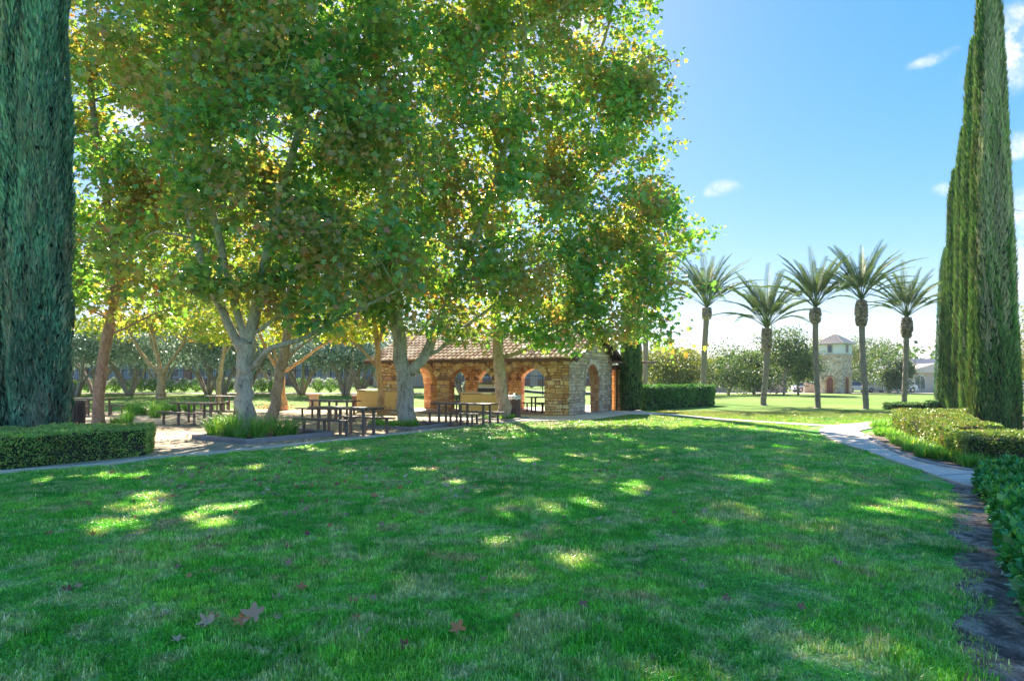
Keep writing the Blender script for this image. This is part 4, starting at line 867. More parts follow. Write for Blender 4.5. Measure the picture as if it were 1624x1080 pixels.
# ------------------------------------------------------------------ grill counters
def counter(label, glabel, x, y, w, dp, h, rz, gx_):
    t = thing('grill_counter', label, 'counter', (x, y, .02), rz, 'ochre grill counters')
    mb = MB(); mb.box((0, 0, h/2-.03), (w, dp, h-.06)); o = mb.build('counter_body', M['ochre'], t); bv = o.modifiers.new('b', 'BEVEL'); bv.width = .02
    mb = MB(); mb.box((0, 0, h-.0), (w+.08, dp+.08, .055)); mb.build('countertop', M['ctop'], t)
    mb = MB(); mb.box((0, 0, .05), (w+.015, dp+.015, .10)); mb.build('plinth', M['curb'], t)
    ca, sa = math.cos(rz), math.sin(rz); g = thing('barbecue_grill', glabel, 'grill', (x+gx_*ca, y+gx_*sa, .02+h+.029), rz, 'steel barbecue grills')
    mb = MB(); mb.box((0, 0, .09), (.78, .55, .18)); mb.build('firebox', M['black'], g)
    mb = MB(); prof = [(-.27, .18), (.27, .18), (.27, .30), (.20, .40), (.05, .44), (-.10, .42), (-.22, .34), (-.27, .24)]
    Vv = [(sx, a, b) for sx in (-.37, .37) for a, b in prof]; k = len(prof)
    mb.add(Vv, [tuple(range(k))[::-1], tuple(range(k, 2*k))]+[(i, (i+1) % k, k+(i+1) % k, k+i) for i in range(k)]); mb.build('hood', M['steel'], g)
    mb = MB(); mb.tube([(-.28, -.30, .26), (-.28, -.34, .26), (.28, -.34, .26), (.28, -.30, .26)], .014, 6); mb.build('handle', M['steel'], g, True)
    mb = MB()
    for kx in (-.24, -.08, .08, .24): mb.tube([(kx, -.275, .08), (kx, -.31, .08)], .028, 8)
    mb.build('knobs', M['black'], g, True)
counter('wide ochre counter with a grill behind the thin tan tree', 'steel barbecue grill with a rounded hood on the counter left of the forked trunk', (604-CX)/F*34.6, 34.6, 2.2, .95, 1.06, R(-8), .72)
counter('narrow ochre counter with a grill standing left of the broad tree', 'steel barbecue grill on the narrow counter before the middle arch', (765-CX)/F*31.6, 31.1, 1.9, .85, 1.0, R(8), .2)
# small stone pedestal grill
t = thing('pedestal_grill', 'small flat grill on a pinkish pedestal behind the middle picnic tables', 'grill', ((498-CX)/F*37.5, 37.5, 0), 0)
mb = MB(); mb.box((0, 0, .38), (.42, .42, .76)); mb.build('pedestal', M['stucco_pink'], t); mb = MB(); mb.box((0, 0, .80), (.75, .55, .10)); mb.build('grill_tray', M['stucco_pink'], t)

# ------------------------------------------------------------------ stone pavilion
TH = R(26); PO = np.array([2.5, 30.0, .03]); PL0, PD = 10.2, 6.1
eU = np.array([-math.cos(TH), math.sin(TH), 0]); eV = np.array([math.sin(TH), math.cos(TH), 0])   # along the front (to the left), to the back
pav = thing('stone_pavilion', 'stone picnic pavilion with arches and a clay tile roof', 'pavilion', tuple(PO))
EAVE, APEX, WT = 2.62, 3.98, .42
def arch_geo(a):
    u0, u1, zs, zt = a; w = (u1-u0)/2; r = zt-zs; Rr = (w*w+r*r)/(2*r); return (u0+u1)/2, w, Rr, zt-Rr
def stone_box(mb, O, U, Nn, u0, u1, z0, z1, proud, jit=.012, back=.0):
    Z = np.array([0, 0, 1.0]); g = .009
    c = [(u0+g, z0+g), (u1-g, z0+g), (u1-g, z1-g), (u0+g, z1-g)]; c = [(a+random.uniform(-jit, jit), b+random.uniform(-jit, jit)) for a, b in c]
    cu = sum(a for a, b in c)/4; cz = sum(b for a, b in c)/4; ins = .012
    inn = [(a+(ins if a < cu else -ins), b+(ins if b < cz else -ins)) for a, b in c]
    Vv = [O+U*a+Z*b+Nn*back for a, b in c]+[O+U*a+Z*b+Nn*(proud+random.uniform(-.006, .006)) for a, b in inn]
    mb.add(Vv, [(4, 5, 6, 7), (0, 1, 5, 4), (1, 2, 6, 5), (2, 3, 7, 6), (3, 0, 4, 7)])
def stone_wall(label, O, U, Nn, Lw, top, arches, smat, mmat, rmat, inner=True, singles=0, seed=1):
    """O: outer bottom corner, U along, Nn outward; a wall of thickness WT with arches and laid stones"""
    random.seed(seed); Z = np.array([0, 0, 1.0]); gable = callable(top)
    poly = [(0, 0)]
    for a in arches:
        cu, w, Rr, zc = arch_geo(a); poly += [(a[0], 0), (a[0], a[2])]
        th0 = math.asin(min(1, w/Rr)); poly += [(cu+Rr*math.sin(t_), zc+Rr*math.cos(t_)) for t_ in np.linspace(-th0, th0, 15)[1:-1]]; poly += [(a[1], a[2]), (a[1], 0)]
    poly += [(Lw, 0)]
    poly += [(Lw, top(Lw)), (Lw/2, top(Lw/2)), (0, top(0))] if gable else [(Lw, top), (0, top)]
    mb = MB(); n = len(poly); Vv = [O+U*a+Z*b for a, b in poly]+[O+U*a+Z*b-Nn*WT for a, b in poly]
    mb.add(Vv, [tuple(range(n)), tuple(range(n, 2*n))[::-1]]+[(i, (i+1) % n, n+(i+1) % n, n+i) for i in range(n)])
    wall = mb.build('wall', mmat); fix(wall, pav); wall['label'] = label
    stones = []; rest = MB(); redm = MB()
    def lay(O_, N_, store):
        z = .0
        zmax = top(Lw/2) if gable else top
        while z < zmax-.05:
            h = random.choice([.11, .14, .17, .20, .23]); h = min(h, zmax-z); lo = 0; hi = Lw
            if gable:
                zz_ = z+h*.6
                if zz_ > top(0): f = (zz_-top(0))/(top(Lw/2)-top(0)); lo = Lw/2*f; hi = Lw-lo
            spans = [(lo, hi)]
            for a in arches:
                cu, w, Rr, zc = arch_geo(a); zq = z+.02
                if z+h <= a[2]+.01: blk = (a[0], a[1])
                else:
                    ro = Rr+.24; zq = max(z, a[2]-.1)
                    if zq >= zc+ro: continue
                    hw = math.sqrt(max(0, ro*ro-(zq-zc)**2)) if zq > zc else ro
                    if z < a[2]: hw = max(hw, w)
                    blk = (cu-hw, cu+hw)
                ns_ = []
                for s0, s1 in spans:
                    if blk[1] <= s0 or blk[0] >= s1: ns_.append((s0, s1)); continue
                    if blk[0] > s0: ns_.append((s0, blk[0]))
                    if blk[1] < s1: ns_.append((blk[1], s1))
                spans = ns_
            for s0, s1 in spans:
                u = s0
                while u < s1-.02:
                    w_ = random.uniform(.13, .44)*(1.15 if h > .15 else .85)
                    if s1-(u+w_) < .12: w_ = s1-u
                    if h > .18 and random.random() < .3:
                        k_ = random.uniform(.4, .6); store.append((O_, N_, u, u+w_, z, z+h*k_)); store.append((O_, N_, u, u+w_, z+h*k_, z+h))
                    else: store.append((O_, N_, u, u+w_, z, z+h))
                    u += w_
            z += h
    outer = []; lay(O, Nn, outer)
    if inner:
        inn = []; lay(O-Nn*WT, -Nn, inn)
        for s in inn: stone_box(rest, s[0], U, s[1], *s[2:], .03)
    outer.sort(key=lambda s: -(s[3]-s[2])*(s[5]-s[4]))
    for i, s in enumerate(outer):
        if i < singles:
            m_ = MB(); stone_box(m_, s[0], U, s[1], *s[2:], random.uniform(.025, .055)); o = m_.build('stone', smat); o.parent = wall
            o.matrix_parent_inverse = Matrix.Identity(4)
        else: stone_box(rest, s[0], U, s[1], *s[2:], random.uniform(.025, .055))
    for a in arches:                                  # arch rings and reveals
        cu, w, Rr, zc = arch_geo(a); th0 = math.asin(min(1, w/Rr))
        if zc > a[2]+.01: th0 = math.pi-th0
        for (O_, N_) in ((O, Nn), (O-Nn*WT, -Nn)):
            nv = max(9, int(2*th0*Rr/.14)); tt = np.linspace(-th0, th0, nv+1)
            for i in range(nv):
                a0, a1 = tt[i]+.006, tt[i+1]-.006; ro = Rr+random.uniform(.20, .29); pr = .06
                q_ = [(cu+r_*math.sin(t_), zc+r_*math.cos(t_)) for r_, t_ in ((Rr, a0), (Rr, a1), (ro, a1), (ro, a0))]
                q_ = [(u_, max(z_, .0)) for u_, z_ in q_]
                Vv = [O_+U*b[0]+Z*b[1] for b in q_]+[O_+U*b[0]+Z*b[1]+N_*pr for b in q_]
                rest.add(Vv, [(4, 5, 6, 7), (0, 1, 5, 4), (1, 2, 6, 5), (2, 3, 7, 6), (3, 0, 4, 7)])
        for sgn, ue in ((1, a[0]), (-1, a[1])):       # jambs: blocks two deep
            z = 0
            while z < a[2]-.03:
                h = min(random.uniform(.12, .24), a[2]-z); k_ = random.uniform(.35, .65); de = [0, k_*WT, WT]
                for j in range(2):
                    b0, b1 = -de[j]-.008, -de[j+1]+.008; pr = random.uniform(.015, .03)*sgn
                    Vv = [O+U*(ue+x_)+Z*z_+Nn*y_ for x_ in (0, pr) for z_, y_ in ((z+.01, b0), (z+.01, b1), (z+h-.01, b1), (z+h-.01, b0))]
                    redm.add(Vv, [(4, 5, 6, 7), (0, 1, 5, 4), (1, 2, 6, 5), (2, 3, 7, 6), (3, 0, 4, 7)])
                z += h
        nv = max(8, int(2*th0*Rr/.16)); tt = np.linspace(-th0, th0, nv+1)
        for i in range(nv):
            k_ = random.uniform(.35, .65); de = [0, k_*WT, WT]
            for j in range(2):
                pr = random.uniform(.015, .03); Vv = []
                for r_ in (Rr, Rr-pr):
                    for t_, y_ in ((tt[i]+.01/Rr, -de[j]-.008), (tt[i]+.01/Rr, -de[j+1]+.008), (tt[i+1]-.01/Rr, -de[j+1]+.008), (tt[i+1]-.01/Rr, -de[j]-.008)):
                        Vv.append(O+U*(cu+r_*math.sin(t_))+Z*(zc+r_*math.cos(t_))+Nn*y_)
                redm.add(Vv, [(4, 5, 6, 7), (0, 1, 5, 4), (1, 2, 6, 5), (2, 3, 7, 6), (3, 0, 4, 7)])
    o = rest.build('stonework', smat); o.parent = wall; o['kind'] = 'stuff'
    o = redm.build('arch_reveal', rmat); o.parent = wall; o['kind'] = 'stuff'
    return wall
for_parent_world = True
front = [(1.15, 3.2, 1.68, 2.22), (3.82, 6.1, 1.68, 2.22), (6.8, 9.1, 1.68, 2.22)]
gtop = lambda u: EAVE+(APEX-.12-EAVE)*(1-abs(u-PD/2)/(PD/2))
stone_wall('long honey stone front wall with three arches', PO, eU, -eV, PL0, EAVE-.05, front, M['stone'], M['mortar'], M['stone_red'], singles=200, seed=3)
stone_wall('grey stone gable wall with one tall round arch', PO-eU*.0, eV, -eU, PD, gtop, [(2.05, 4.05, 1.35, 2.33)], M['stone_grey'], M['mortar_grey'], M['stone_red'], singles=90, seed=4)
back = [(.9, 2.3, 1.68, 2.15), (3.3, 5.0, 1.68, 2.2), (5.9, 7.65, 1.68, 2.2), (8.5, 9.7, 1.68, 2.15)]
stone_wall('rear stone wall seen through the arches', PO+eV*PD+eU*PL0, -eU, eV, PL0, EAVE-.05, [(PL0-b[1], PL0-b[0], b[2], b[3]) for b in back[::-1]], M['stone'], M['mortar'], M['stone_red'], seed=5)
stone_wall('left gable wall', PO+eU*PL0, eV, eU, PD, gtop, [(2.05, 4.05, 1.35, 2.33)], M['stone'], M['mortar'], M['stone_red'], seed=6)
# roof: two slopes of barrel tiles over boards
OH, OG = .55, .5
def roof_slope(sign):
    base = PO+(eV*(-OH) if sign < 0 else eV*(PD+OH)); ridge = PO+eV*PD/2; zb = EAVE-.12; zr = APEX+.04
    b0 = base-eU*OG+np.array([0, 0, zb]); r0 = ridge-eU*OG+np.array([0, 0, zr]); up = r0-b0; Ls = np.linalg.norm(up); up = up/Ls; W_ = PL0+2*OG
    nn = np.cross(eU, up)*(1 if sign < 0 else -1); nn = nn if nn[2] > 0 else -nn
    rf = MB(); Vv = [b0, b0+eU*W_, b0+eU*W_+up*Ls, b0+up*Ls]; Vv = Vv+[v-nn*.07 for v in Vv]
    rf.add(Vv, [(0, 1, 2, 3), (7, 6, 5, 4), (0, 4, 5, 1), (1, 5, 6, 2), (2, 6, 7, 3), (3, 7, 4, 0)])
    part = rf.build('roof', M['under']); fix(part, pav)
    mb = MB(); pitch, tl = .235, .40; nc = int(W_/pitch); nr = int(Ls/tl)+1
    for c in range(nc):
        for r in range(nr):
            s0 = r*tl-.04; s1 = min(s0+tl+.06, Ls+.02); uu = (c+.5)*W_/nc+random.uniform(-.006, .006); s0 += random.uniform(-.012, .012)
            ring = []
            for s, lift, ra in ((s0, .045, .098), (s1, .012, .080)):
                for k in range(6):
                    an = math.pi*k/5; ring.append(b0+eU*(uu+ra*math.cos(an))+up*s+nn*(lift-.01+ra*.85*math.sin(an)))
            mb.add(ring, [(k, k+1, 7+k, 6+k) for k in range(5)]+[(5, 4, 3, 2, 1, 0)])
    o = mb.build('roof_tiles', M['tile']); o.parent = part; o['kind'] = 'stuff'
    return b0, up, Ls, nn
random.seed(5)
b0, up, Ls, nn = roof_slope(-1); roof_slope(1)
mb = MB(); k = 26
for i in range(k):
    a = PO+eV*PD/2-eU*OG+eU*((PL0+2*OG)*i/k)+np.array([0, 0, APEX+.05]); b = a+eU*((PL0+2*OG)/k+.05)
    mb.tube([a, b], [.125, .105], 8)
fix(mb.build('ridge_tiles', M['tile']), pav)
# rafters, purlins and bargeboards
Zv = np.array([0, 0, 1.0])
def beam(a, b, w, h, name, mat=M['wood']):
    d = unit(b-a); s = unit(np.cross(d, Zv)); t_ = np.cross(s, d); m_ = MB(); Vv = []
    for p in (a, b):
        for i, j in ((-1, -1), (1, -1), (1, 1), (-1, 1)): Vv.append(p+s*w/2*i+t_*h/2*j)
    m_.add(Vv, [(3, 2, 1, 0), (4, 5, 6, 7), (0, 1, 5, 4), (1, 2, 6, 5), (2, 3, 7, 6), (3, 0, 4, 7)]); o = m_.build(name, mat); fix(o, pav); return o
for e, lab in ((-OG-.03, 1), (PL0+OG+.03, 2)):
    for sgn in (-1, 1):
        vb = -OH if sgn < 0 else PD+OH
        beam(PO+eU*e+eV*vb+Zv*(EAVE-.22), PO+eU*e+eV*PD/2+Zv*(APEX-.06), .05, .2, 'bargeboard')
for i in range(19):                                   # rafter tails under the front eave
    uu = -.3+i*(PL0+.6)/18
    for sgn in (-1, 1):
        v0, v1 = (-OH+.05, .0) if sgn < 0 else (PD+OH-.05, PD)
        z0_, z1_ = EAVE-.12-.13, EAVE-.12-.13+(APEX+.16-EAVE)*OH/(PD/2+OH)
        beam(PO+eU*uu+eV*v0+Zv*z0_, PO+eU*uu+eV*v1+Zv*z1_, .07, .11, 'rafter_tail')
for v_ in (.0, 1.0, 2.05, PD/2, 4.05, 5.1, PD):       # purlin ends under both verges
    z_ = EAVE-.2+(APEX+.16-EAVE)*(1-abs(v_-PD/2)/(PD/2+OH))-.02
    z_ = EAVE-.12+(APEX+.16-EAVE)*(1-abs(v_-PD/2)/(PD/2+OH))-.17
    beam(PO+eU*(-OG)+eV*v_+Zv*z_, PO+eU*(-.02)+eV*v_+Zv*z_, .10, .15, 'purlin_end')
o = beam(PO+eU*(-OG)+eV*(-OH)+Zv*(EAVE-.17), PO+eU*(PL0+OG)+eV*(-OH)+Zv*(EAVE-.17), .04, .15, 'fascia_board')
# brown flat awning and rear pier at the right rear corner
q0 = PO+eV*(PD+.25); mb = MB()
Vv = [q0+eU*.25+eV*(-1.2)+Zv*2.42, q0-eU*1.7+eV*(.1)+Zv*2.42, q0-eU*1.9+eV*1.6+Zv*2.46, q0+eU*.4+eV*1.6+Zv*2.46]; Vv = Vv+[v+Zv*.10 for v in Vv]
mb.add(Vv, [(3, 2, 1, 0), (4, 5, 6, 7), (0, 1, 5, 4), (1, 2, 6, 5), (2, 3, 7, 6), (3, 0, 4, 7)]); o = mb.build('awning', M['rust']); fix(o, pav)
mb = MB(); mb.box(tuple(q0-eU*.12+eV*.35+Zv*1.1), (.62, .62, 2.2), TH)
o = mb.build('rear_pier', M['mortar']); fix(o, pav); rp = o; mb = MB()
for z in np.arange(0, 2.15, .165):
    for s, (Uv, Nv) in enumerate(((eV, -eU), (eU, -eV))):
        cc = q0-eU*.12+eV*.35; O_ = cc+Nv*.31-Uv*.31
        k_ = random.uniform(.25, .38)
        for a, b in ((0, k_), (k_, .62)): stone_box(mb, O_, Uv, Nv, a, b, z, z+.165, .03)
o = mb.build('stonework', M['stone']); o.parent = rp; o['kind'] = 'stuff'
beam(q0-eU*.12+eV*.35+Zv*2.2+eV*-.4, q0-eU*.12+eV*.35+Zv*2.2+eV*.4, .75, .22, 'pier_cap')
# stonework children were given world coordinates: their parents sit at the world origin of the pavilion frame
# ------------------------------------------------------------------ palms
def frond_mesh(name, L_, seed, droop):
    r = np.random.default_rng(seed); V = []; Fc = []; K = 14; ax = []
    for k in range(K+1):
        t = k/K; ax.append(np.array([0, L_*(t-.10*droop*t*t), L_*(-.72*droop*t**2.7)]))
    for k in range(K):                                   # rachis
        w0, w1 = .022*(1-k/K)+.004, .022*(1-(k+1)/K)+.004; b = len(V); a, c = ax[k], ax[k+1]
        V += [tuple(a+[-w0, 0, 0]), tuple(a+[w0, 0, 0]), tuple(c+[w1, 0, 0]), tuple(c+[-w1, 0, 0]), tuple(a+[0, 0, w0*1.3]), tuple(c+[0, 0, w1*1.3])]
        Fc += [(b, b+1, b+2, b+3), (b, b+3, b+5, b+4), (b+1, b+4, b+5, b+2)]
    nl = 46
    for i in range(nl):
        t = .28+.72*i/nl; f = t*K; k = min(int(f), K-1); a = ax[k]*(1-(f-k))+ax[k+1]*(f-k); tan = unit(ax[k+1]-ax[k]); ll = L_*.125*math.sin(math.pi*(.18+.74*t))**.7*r.uniform(.85, 1.1)
        for s in (-1, 1):
            lift = r.uniform(.15, .55); d = unit(np.array([s*.62, 0, 0])+tan*.95+np.array([0, 0, lift*.6])); w = .0095; e = a+d*ll+np.array([0, 0, -.16*ll]); m_ = a+d*ll*.5
            wd = unit(np.cross(d, [0, 0, 1]))*w; b = len(V); V += [tuple(a-wd*.5), tuple(a+wd*.5), tuple(m_+wd), tuple(e), tuple(m_-wd)]; Fc += [(b, b+1, b+2, b+3, b+4)]
    me = bpy.data.meshes.new(name); me.from_pydata(V, [], Fc); me.materials.append(M['palm']); me.update(); return me
FR = [frond_mesh('frond', 3.4, 60+i, .20+.12*i) for i in range(5)]
def palm(label, px, d, head_px, head_py, boot_h, scale=1, nf=46, seed=0, bf=1.0):
    random.seed(seed); g = GX(px, d); top = P(head_px, head_py, d); th = thing('date_palm', label, 'palm', tuple(g), 0, 'date palms on the open lawn')
    mid = (g+top)/2+np.array([random.uniform(-.08, .08), 0, 0]); sp = spline([g-[0, 0, .05], g+[0, 0, .5], mid, top], 34)
    rr = [.26*scale*max(0, 1-i/4.)+.150*scale+.014*(i % 2) for i in range(34)]
    mb = MB(); mb.tube(sp, rr, 12, .05); fix(mb.build('trunk', M['bark_palm'], None, False), th)
    # cut leaf bases: the swollen boot under the crown
    n = 260; t = rng.uniform(0, 1, n); a = rng.uniform(0, 6.283, n); rb = (.145+.125*bf*np.sin(np.pi*np.clip(t*.95+.05, 0, 1))**.7)*scale
    pos = np.stack([top[0]+rb*np.cos(a)*.85, top[1]+rb*np.sin(a)*.85, top[2]-boot_h*(1-t)], -1); out = np.stack([np.cos(a), np.sin(a), np.full(n, .9)], -1)
    tmp = [(-.5, 0, 0), (.5, 0, 0), (.3, 1, .1), (-.3, 1, .1), (-.4, 0, .5), (.4, 0, .5), (.2, 1, .35), (-.2, 1, .35)]
    me = scatter_mesh('leaf_bases', tmp, [(0, 1, 2, 3), (7, 6, 5, 4), (0, 4, 5, 1), (1, 5, 6, 2), (2, 6, 7, 3), (3, 7, 4, 0)], pos, frames(unit(out), unit(np.stack([np.cos(a), np.sin(a), np.zeros(n)], -1)+.001)), np.full(n, .14*scale), M['boot'])
    fix(mobj('leaf_bases', me), th)
    mb = MB(); mb.tube([top-[0, 0, boot_h], top-[0, 0, boot_h*.75], top-[0, 0, boot_h*.3], top+[0, 0, .1]], [.145*scale, (.145+.065*bf)*scale, (.145+.085*bf)*scale, .14*scale], 12); fix(mb.build('boot', M['bark_palm'], None, True), th)
    nf = int(nf*.9)
    for i in range(nf):
        f = i/nf; az = i*2.39996+random.uniform(-.2, .2); el = R(84-50*f**1.0+random.uniform(-6, 6)); k = min(4, int(f*4.2+random.uniform(0, .9)))
        o = mobj('frond', FR[k], th); s = scale*random.uniform(.85, 1.08)*(1 if f > .14 else .72)
        d_ = Vector((math.cos(az)*math.cos(el), math.sin(az)*math.cos(el), math.sin(el))); q_ = d_.to_track_quat('Y', 'Z'); o.rotation_mode = 'QUATERNION'; o.rotation_quaternion = q_
        o.location = Vector(top-g)+Vector((0, 0, .05))+d_*.08; o.scale = (s, s, s)
    return th
palm('palm behind the tall dark hedge with its crown beside the plane foliage', 1115, 48.0, 1121, 490, .7, 1.25, 44, 1, .2)
palm('shortest palm of the lawn row with a slim neck, left of the water-tower folly', 1211, 43.0, 1216, 522, 1.3, 1.15, 48, 2, .45)
palm('palm standing right in front of the left side of the stone tower', 1297, 39.0, 1293, 490, .8, 1.0, 48, 3, .85)
palm('tallest palm of the lawn row, between the tower and the rightmost palm', 1373, 37.4, 1366, 478, 1.35, .98, 48, 4)
palm('rightmost palm with a round knobbly boot standing by a small dark hedge', 1434, 38.6, 1438, 505, 1.1, .93, 46, 5)
palm('palm trunk beside the pavilion cypress, its crown lost in the plane leaves', 1023, 47.0, 1023, 430, .7, 1.1, 30, 6)

# ------------------------------------------------------------------ far trees, olives, roses
def round_tree(label, x, y, h, w, n, mat, bmat, name='shade_tree', cat='tree', trunkh=.22, size=.22, group=None, tmpl=(LEAF4, L4F), seed=0, tr=.16, per=8, nb=9):
    g0 = float(gz(x, y)); r_ = np.random.default_rng(seed); th = thing(name, label, cat, (x, y, g0), 0, group); B = []
    for i in range(nb):
        a = r_.uniform(0, 6.28); q_ = r_.uniform(.1, .55); t = r_.uniform(.26, .86); B.append((np.array([x+w/2*q_*math.cos(a)*(1.1-t*.6), y+w/2*q_*math.sin(a), g0+h*t]), (w*.30*r_.uniform(.7, 1.1), w*.28, h*.19*r_.uniform(.8, 1.2))))
    B.append((np.array([x, y, g0+h*.83]), (w*.2, w*.2, h*.17)))
    tw, od, _ = blob_points(B, n//per, .45, seed=seed); k = gap_filter(tw, -.22, .9, seed); tw, od = tw[k], od[k]
    me = leaves_at(tw, od, per, .055*w, size, tmpl, mat=mat, name='crown'); fix(mobj('crown', me), th)
    mb = MB(); mb.tube(spline([(x, y, g0-.05), (x+.05*w*r_.uniform(-1, 1), y, g0+h*.3), (x, y, g0+h*.75)], 8), list(np.linspace(tr, tr*.3, 8)), 7); fix(mb.build('trunk', bmat, None, True), th)
    mb = MB()
    for b in B[:6]: mb.tube(spline([(x, y, g0+h*trunkh), (np.array([x, y, g0+h*trunkh*1.2])+b[0])/2, b[0]], 6), list(np.linspace(tr*.6, tr*.15, 6)), 5)
    fix(mb.build('branches', bmat, None, True), th); return th
FT = [(1048, 72, 545, 7.5, 'far', 'dark hazy tree rising behind the pale one left of the hidden palm trunk'), (1063, 66, 558, 6.5, 'far_gold', 'pale yellowish tree right behind the left end of the tall hedge'),
      (1093, 70, 556, 5.5, 'far_gold', 'low yellowish tree between the hedge palm and the pale tree'), (1155, 74, 546, 8.2, 'far', 'broad round tree right of the hedge palm'),
      (1195, 78, 556, 5.2, 'far', 'small thin tree between the broad tree and the shortest palm'), (1208, 80, 560, 4.0, 'far_gold', 'thin yellowish tree behind the shortest palm trunk'),
      (1243, 72, 521, 6.0, 'far', 'tall conical tree right of the shortest palm'), (1266, 74, 546, 5.6, 'far', 'rounded tree between the tall conical one and the tower'),
      (1318, 96, 526, 9.5, 'far_gold', 'tall olive-green tree rising behind the tower roof'), (1366, 92, 535, 9.0, 'far', 'large dark tree right behind the tower'),
      (1408, 84, 540, 6.5, 'far', 'airy open tree between the two right palms'), (1424, 82, 574, 3.6, 'far', 'low spreading tree left of the house with arched windows'), (1640, 42, 480, 4.6, 'far_gold', 'yellowish tree cut by the right edge beyond the cypress row')]
for i, (px, d, ty, w, m, lb) in enumerate(FT):
    z = EYE+(HZ-ty)/F*d
    round_tree(lb, (px-CX)/F*d, d, z, w*1.2, 8500 if i not in (10,) else 4000, M[m], M['bark_olive'], seed=i+3, group='shade trees beyond the open lawn', tr=.13, size=.24 if d > 50 else .16)
OL = [(120, 52, 492, 6.5), (150, 58, 505, 7), (205, 54, 500, 6.6), (330, 56, 490, 7.0), (352, 52, 500, 5.6), (478, 55, 496, 6.8), (548, 53, 492, 6.4), (572, 57, 488, 7), (690, 56, 520, 6.4), (20, 54, 500, 6), (735, 54, 530, 6), (255, 62, 500, 7), (430, 62, 498, 7), (610, 63, 498, 7), (90, 62, 500, 7), (390, 57, 505, 6)]
olab = ['olive tree right beside the left cypress', 'olive tree behind the reddish trunk', 'olive tree left of the far golden tree', 'olive tree with twisted stems left of the big pale trunk', 'small olive right against the big pale trunk',
        'olive tree behind the nearest picnic table', 'olive tree with dense blue-grey crown left of the counter', 'olive tree behind the thin tan trunk', 'olive tree seen through the left pavilion arch', 'olive tree left of the huge cypress', 'olive tree seen through the middle arch', 'olive tree directly behind the far golden tree', 'olive tree behind the sunlit orange-barked tree', 'olive tree behind the ochre counter', 'olive tree farther back beside the left cypress', 'olive tree between the big pale and slim brown trunks']
def olive(label, px, d, ty, w, seed):
    g = GX(px, d); r_ = np.random.default_rng(seed); h = EYE+(HZ-ty)/F*d-g[2]; th = thing('olive_tree', label, 'olive tree', tuple(g), 0, 'olive trees along the back garden'); B = []
    for i in range(5):
        a = 6.283*i/5+r_.uniform(-.4, .4); o_ = np.array([math.cos(a)*w*.36, math.sin(a)*w*.25, h*r_.uniform(.48, .76)]); e = g+o_; B.append((e, (w*.29, w*.27, h*.21)))
        m1 = g+np.array([o_[0]*.35+r_.uniform(-.2, .2), o_[1]*.3, h*.22]); m2 = g+np.array([o_[0]*.75, o_[1]*.7, h*.42+r_.uniform(-.2, .2)])
        limb(th, [g+np.array([math.cos(a)*.12, math.sin(a)*.12, -.05]), m1, m2, e], [.15, .11, .08, .03], M['bark_olive'], 'stem', 7, 12)
    B.append((g+np.array([0, 0, h*.78]), (w*.3, w*.3, h*.2)))
    tw, od, _ = blob_points(B, 950, .3, seed=seed); me = leaves_at(tw, od, 9, .26, .21, (LEAF4, L4F), mat=M['olive'], name='crown', droop=.1); fix(mobj('crown', me), th)
for i, (o_, lb) in enumerate(zip(OL, olab)): olive(lb, *o_, 100+i)
RB = [(118, 60), (140, 60), (163, 60.5), (183, 60), (205, 60), (225, 60.5), (243, 60), (272, 60), (292, 60), (312, 60.3), (345, 60), (362, 60), (375, 60.4), (415, 60), (437, 61), (478, 60), (505, 60), (525, 60), (545, 60.5), (572, 60), (700, 60), (745, 60), (20, 58), (50, 59), (92, 59)]
LMK = [(50, 'the huge left cypress'), (156, 'the reddish leaning trunk'), (255, 'the far golden tree'), (391, 'the big pale trunk'), (447, 'the orange-barked tree'), (605, 'the thin tan tree'), (722, 'the pavilion arches')]
_ord = {}; RLAB = {}
for px, d in sorted(RB, key=lambda r: min(abs(r[0]-l[0]) for l in LMK)):
    l = min(LMK, key=lambda l: abs(px-l[0])); sd = 'left' if px < l[0] else 'right'; _ord[(l[1], sd)] = k_ = _ord.get((l[1], sd), 0)+1
    RLAB[px] = f"{('', 'second ', 'third ', 'fourth ', 'fifth ')[k_-1]}white-flowering rose bush to the {sd} of {l[1]}".replace('the pavilion arches', 'the middle seen through the pavilion arches') if k_ > 1 else f"white-flowering rose bush nearest the {sd} side of {l[1]}"
for i, (px, d) in enumerate(RB):
    x = (px-CX)/F*d; g0 = float(gz(x, d)); th = thing('rose_bush', RLAB[px], 'rose bush', (x, d, g0), 0, 'white rose bushes in the border before the iron fence')
    h = random.uniform(1.0, 1.35); n = 900; p = rand_dir(n)*np.array([.62, .5, h*.5])*rng.uniform(.6, 1, (n, 1)); p[:, 2] += h*.52; tip = unit(rand_dir(n)+[0, 0, .3])
    me = scatter_mesh('foliage', LEAF4, L4F, p, frames(tip, rand_dir(n)), np.full(n, .13), M['rose']); mobj('foliage', me, th)
    n = 80 if (i*7) % 5 else 30; p = rand_dir(n)*np.array([.66, .56, h*.52]); p[:, 2] = np.abs(p[:, 2])+h*.5; p[:, 1] = -np.abs(p[:, 1])*.9
    me = scatter_mesh('blooms', LEAF6, L6F, p, frames(unit(rand_dir(n)), unit(rand_dir(n)*.6+[0, -.8, .6])), np.full(n, .17), M['petal']); tag(mobj('blooms', me, th), kind='stuff')
    mb = MB()
    for k in range(4): a = k*1.57+.4; mb.tube([(0, 0, -.03), (.1*math.cos(a), .1*math.sin(a), h*.3), (.3*math.cos(a), .25*math.sin(a), h*.7)], [.025, .02, .01], 5)
    mobj('stems', mb.mesh('stems', M['bark_olive']), th)
